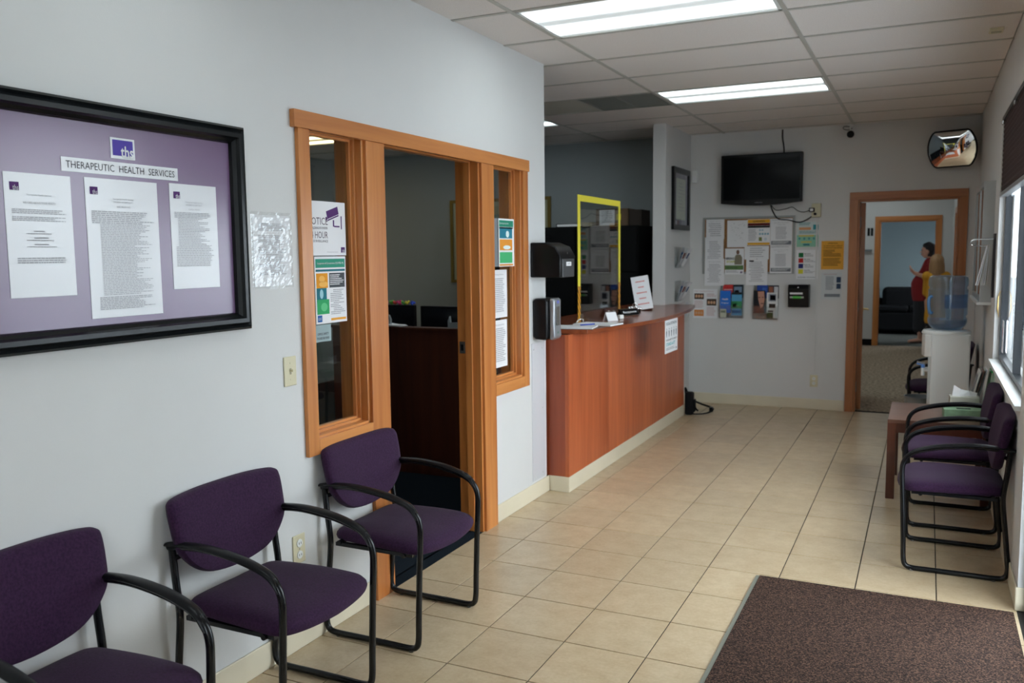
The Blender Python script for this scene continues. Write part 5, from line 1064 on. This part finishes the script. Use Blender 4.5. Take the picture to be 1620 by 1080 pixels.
# ---- chairs (local +x = forward)
def chair(label, x, y, rz, group):
    t = thing('armchair', label, 'chair', (x, y, 0), rz, group)
    hw = .241
    side = [(-.212, .628), (-.203, .52), (-.192, .43), (-.192, .37), (-.205, .25), (-.218, .12), (-.223, .06), (-.212, .025), (-.175, .0135), (-.05, .0135), (.10, .0135), (.185, .0135), (.216, .025), (.226, .06), (.229, .15), (.236, .32), (.243, .46), (.243, .515), (.232, .552), (.205, .583), (.155, .606), (.06, .628), (-.06, .640), (-.16, .636), (-.225, .628)]
    for s_ in (-1, 1):
        mb = MB(); mb.tube(catmull([(u, s_*hw, z) for u, z in side], 4), .0125, 10); mb.build('side_frame', BLACK, t, smooth=True)
        arm = catmull([(.236, s_*hw, .545), (.205, s_*hw, .588), (.15, s_*(hw+.002), .613), (.06, s_*(hw+.004), .634), (-.06, s_*(hw+.004), .646), (-.16, s_*(hw+.002), .643), (-.235, s_*hw, .634)], 5)
        m_ = len(arm); rr = [.010+.011*min(1, math.sin(math.pi*min(1, (k+1)/(m_+1)))**.5) for k in range(m_)]
        mb = MB(); mb.tube(arm, rr, 12, flat_=(1.0, .5, (0, 0, 1))); mb.build('armrest', BLACKP, t, smooth=True)
        for u in (-.165, .19): MB().lathe([(.010, 0), (.012, .006), (.008, .010)], u, s_*hw, 0, n=12).build('glide', glassy('clear_glide', (.9, .9, .9, 1), body=.4, bodycol=(.6, .6, .6, 1)), t)
    # seat
    ol = [(.270, 0, 0), (.262, .12, 0), (.240, .205, 0), (.205, .238, 0), (.14, .243, 0), (.0, .236, 0), (-.13, .222, 0), (-.185, .205, 0), (-.205, .16, 0), (-.212, 0, 0), (-.205, -.16, 0), (-.185, -.205, 0), (-.13, -.222, 0), (.0, -.236, 0), (.14, -.243, 0), (.205, -.238, 0), (.240, -.205, 0), (.262, -.12, 0)]
    ol = [(p.x-.02, p.y) for p in catmull(ol, 4, closed=True)]
    rings = [(.02, .462), (.3, .462), (.55, .461), (.75, .457), (.87, .451), (.95, .441), (.99, .429), (1, .417), (.985, .405), (.93, .398), (.6, .395), (.05, .395)]
    def put(a, b, h): a += .02; k = max(0, a/.27); return (a, b, h-.012*k*k-.006*(1-min(1, abs(b)/.24)))
    MB().cushion(ol, rings, put).build('seat', FAB, t, smooth=True)
    # back
    bo = [(0, .795, 0), (.12, .794, 0), (.215, .789, 0), (.252, .779, 0), (.262, .757, 0), (.262, .70, 0), (.256, .635, 0), (.238, .595, 0), (.19, .545, 0), (.12, .512, 0), (0, .498, 0)]
    full = bo+[(-a, b, 0) for a, b, _ in bo[-2:0:-1]]
    ol2 = [(p.x, p.y-.655) for p in catmull(full, 4, closed=True)]
    def put2(a, b, h): z = b+.655; return (-.150-(z-.5)*.20+.55*a*a*.6+h, a, z)
    rings2 = [(.03, .012), (.4, .012), (.7, .011), (.88, .008), (.96, .002), (.995, -.010), (1, -.022), (.985, -.033), (.93, -.040), (.5, -.042), (.03, -.042)]
    MB().cushion(ol2, rings2, put2).build('backrest', FAB, t, smooth=True)
    mb = MB(); mb.tube([(.16, -hw, .388), (.16, hw, .388)], .010, 8); mb.tube([(-.15, -hw, .40), (-.15, hw, .40)], .010, 8); mb.box(-.17, .20, -.235, -.215, .384, .399); mb.box(-.17, .20, .215, .235, .384, .399); mb.build('seat_frame', BLACK, t, smooth=False)
    mb = MB(); mb.tube([(-.205, -hw, .59), (-.185, -.2, .60), (-.185, .2, .60), (-.205, hw, .59)], .009, 8); mb.build('back_frame', BLACK, t, smooth=True)
    return t
c0 = chair('purple armchair nearest the office doorway against the left wall', -1.995, 3.035, 0, 'purple armchairs along the left wall')
def cc(label, x, y, rz, group):
    c = copy_tree(c0); c.location = (x, y, 0); c.rotation_euler = (0, 0, rz); c['label'] = label; c['group'] = group
cc('purple armchair between its two neighbours along the left wall', -1.995, 2.235, 0, 'purple armchairs along the left wall')
cc('purple armchair under the framed display, cut by the picture edge', -1.995, 1.455, 0, 'purple armchairs along the left wall')
cc('purple armchair under the window, nearest the floor mat', .165, 4.80, math.pi, 'purple armchairs along the right wall')
cc('purple armchair between its twin and the low table, under the window', .165, 5.55, math.pi, 'purple armchairs along the right wall')
cc('purple armchair behind the water cooler by the far doorway', .13, 8.10, math.pi, 'purple armchairs along the right wall')

# ---- floor mat
def mat_mat():
    m = mat('ribbed_mat', C(78, 60, 52), .95, spec=.1); nt = m.node_tree; N = nt.nodes; L = nt.links; b = N['Principled BSDF']
    g = N.new('ShaderNodeNewGeometry'); mp = N.new('ShaderNodeMapping'); mp.inputs['Rotation'].default_value = (0, 0, .78); L.new(g.outputs['Position'], mp.inputs[0])
    v = N.new('ShaderNodeTexVoronoi'); v.inputs['Scale'].default_value = 210; v.inputs['Randomness'].default_value = .45; L.new(mp.outputs[0], v.inputs['Vector'])
    n = N.new('ShaderNodeTexNoise'); n.inputs['Scale'].default_value = 9; L.new(g.outputs['Position'], n.inputs['Vector'])
    cr = N.new('ShaderNodeValToRGB'); cr.color_ramp.elements[0].color = C(38, 30, 28); cr.color_ramp.elements[1].color = C(106, 80, 66); e = cr.color_ramp.elements.new(.5); e.color = C(60, 47, 42)
    sp = N.new('ShaderNodeSeparateColor'); L.new(v.outputs['Color'], sp.inputs[0]); L.new(sp.outputs[0], cr.inputs[0]); L.new(cr.outputs[0], b.inputs['Base Color'])
    bp = N.new('ShaderNodeBump'); bp.inputs['Strength'].default_value = .9; bp.inputs['Distance'].default_value = .004; bp.invert = True; L.new(v.outputs['Distance'], bp.inputs['Height']); L.new(bp.outputs[0], b.inputs['Normal'])
    return m
t = thing('floor_mat', 'brown woven entrance mat at the front right of the floor', 'mat', (-.14, 2.6, 0))
MB().box(-.545, .525, -1.5, 1.57, 0, .009).build('woven_pile', mat_mat(), t, bevel=.002)
MB().box(-.562, -.545, -1.5, 1.57, 0, .006).build('rubber_edge', mat('rubber_edge', C(120, 120, 108), .6), t)
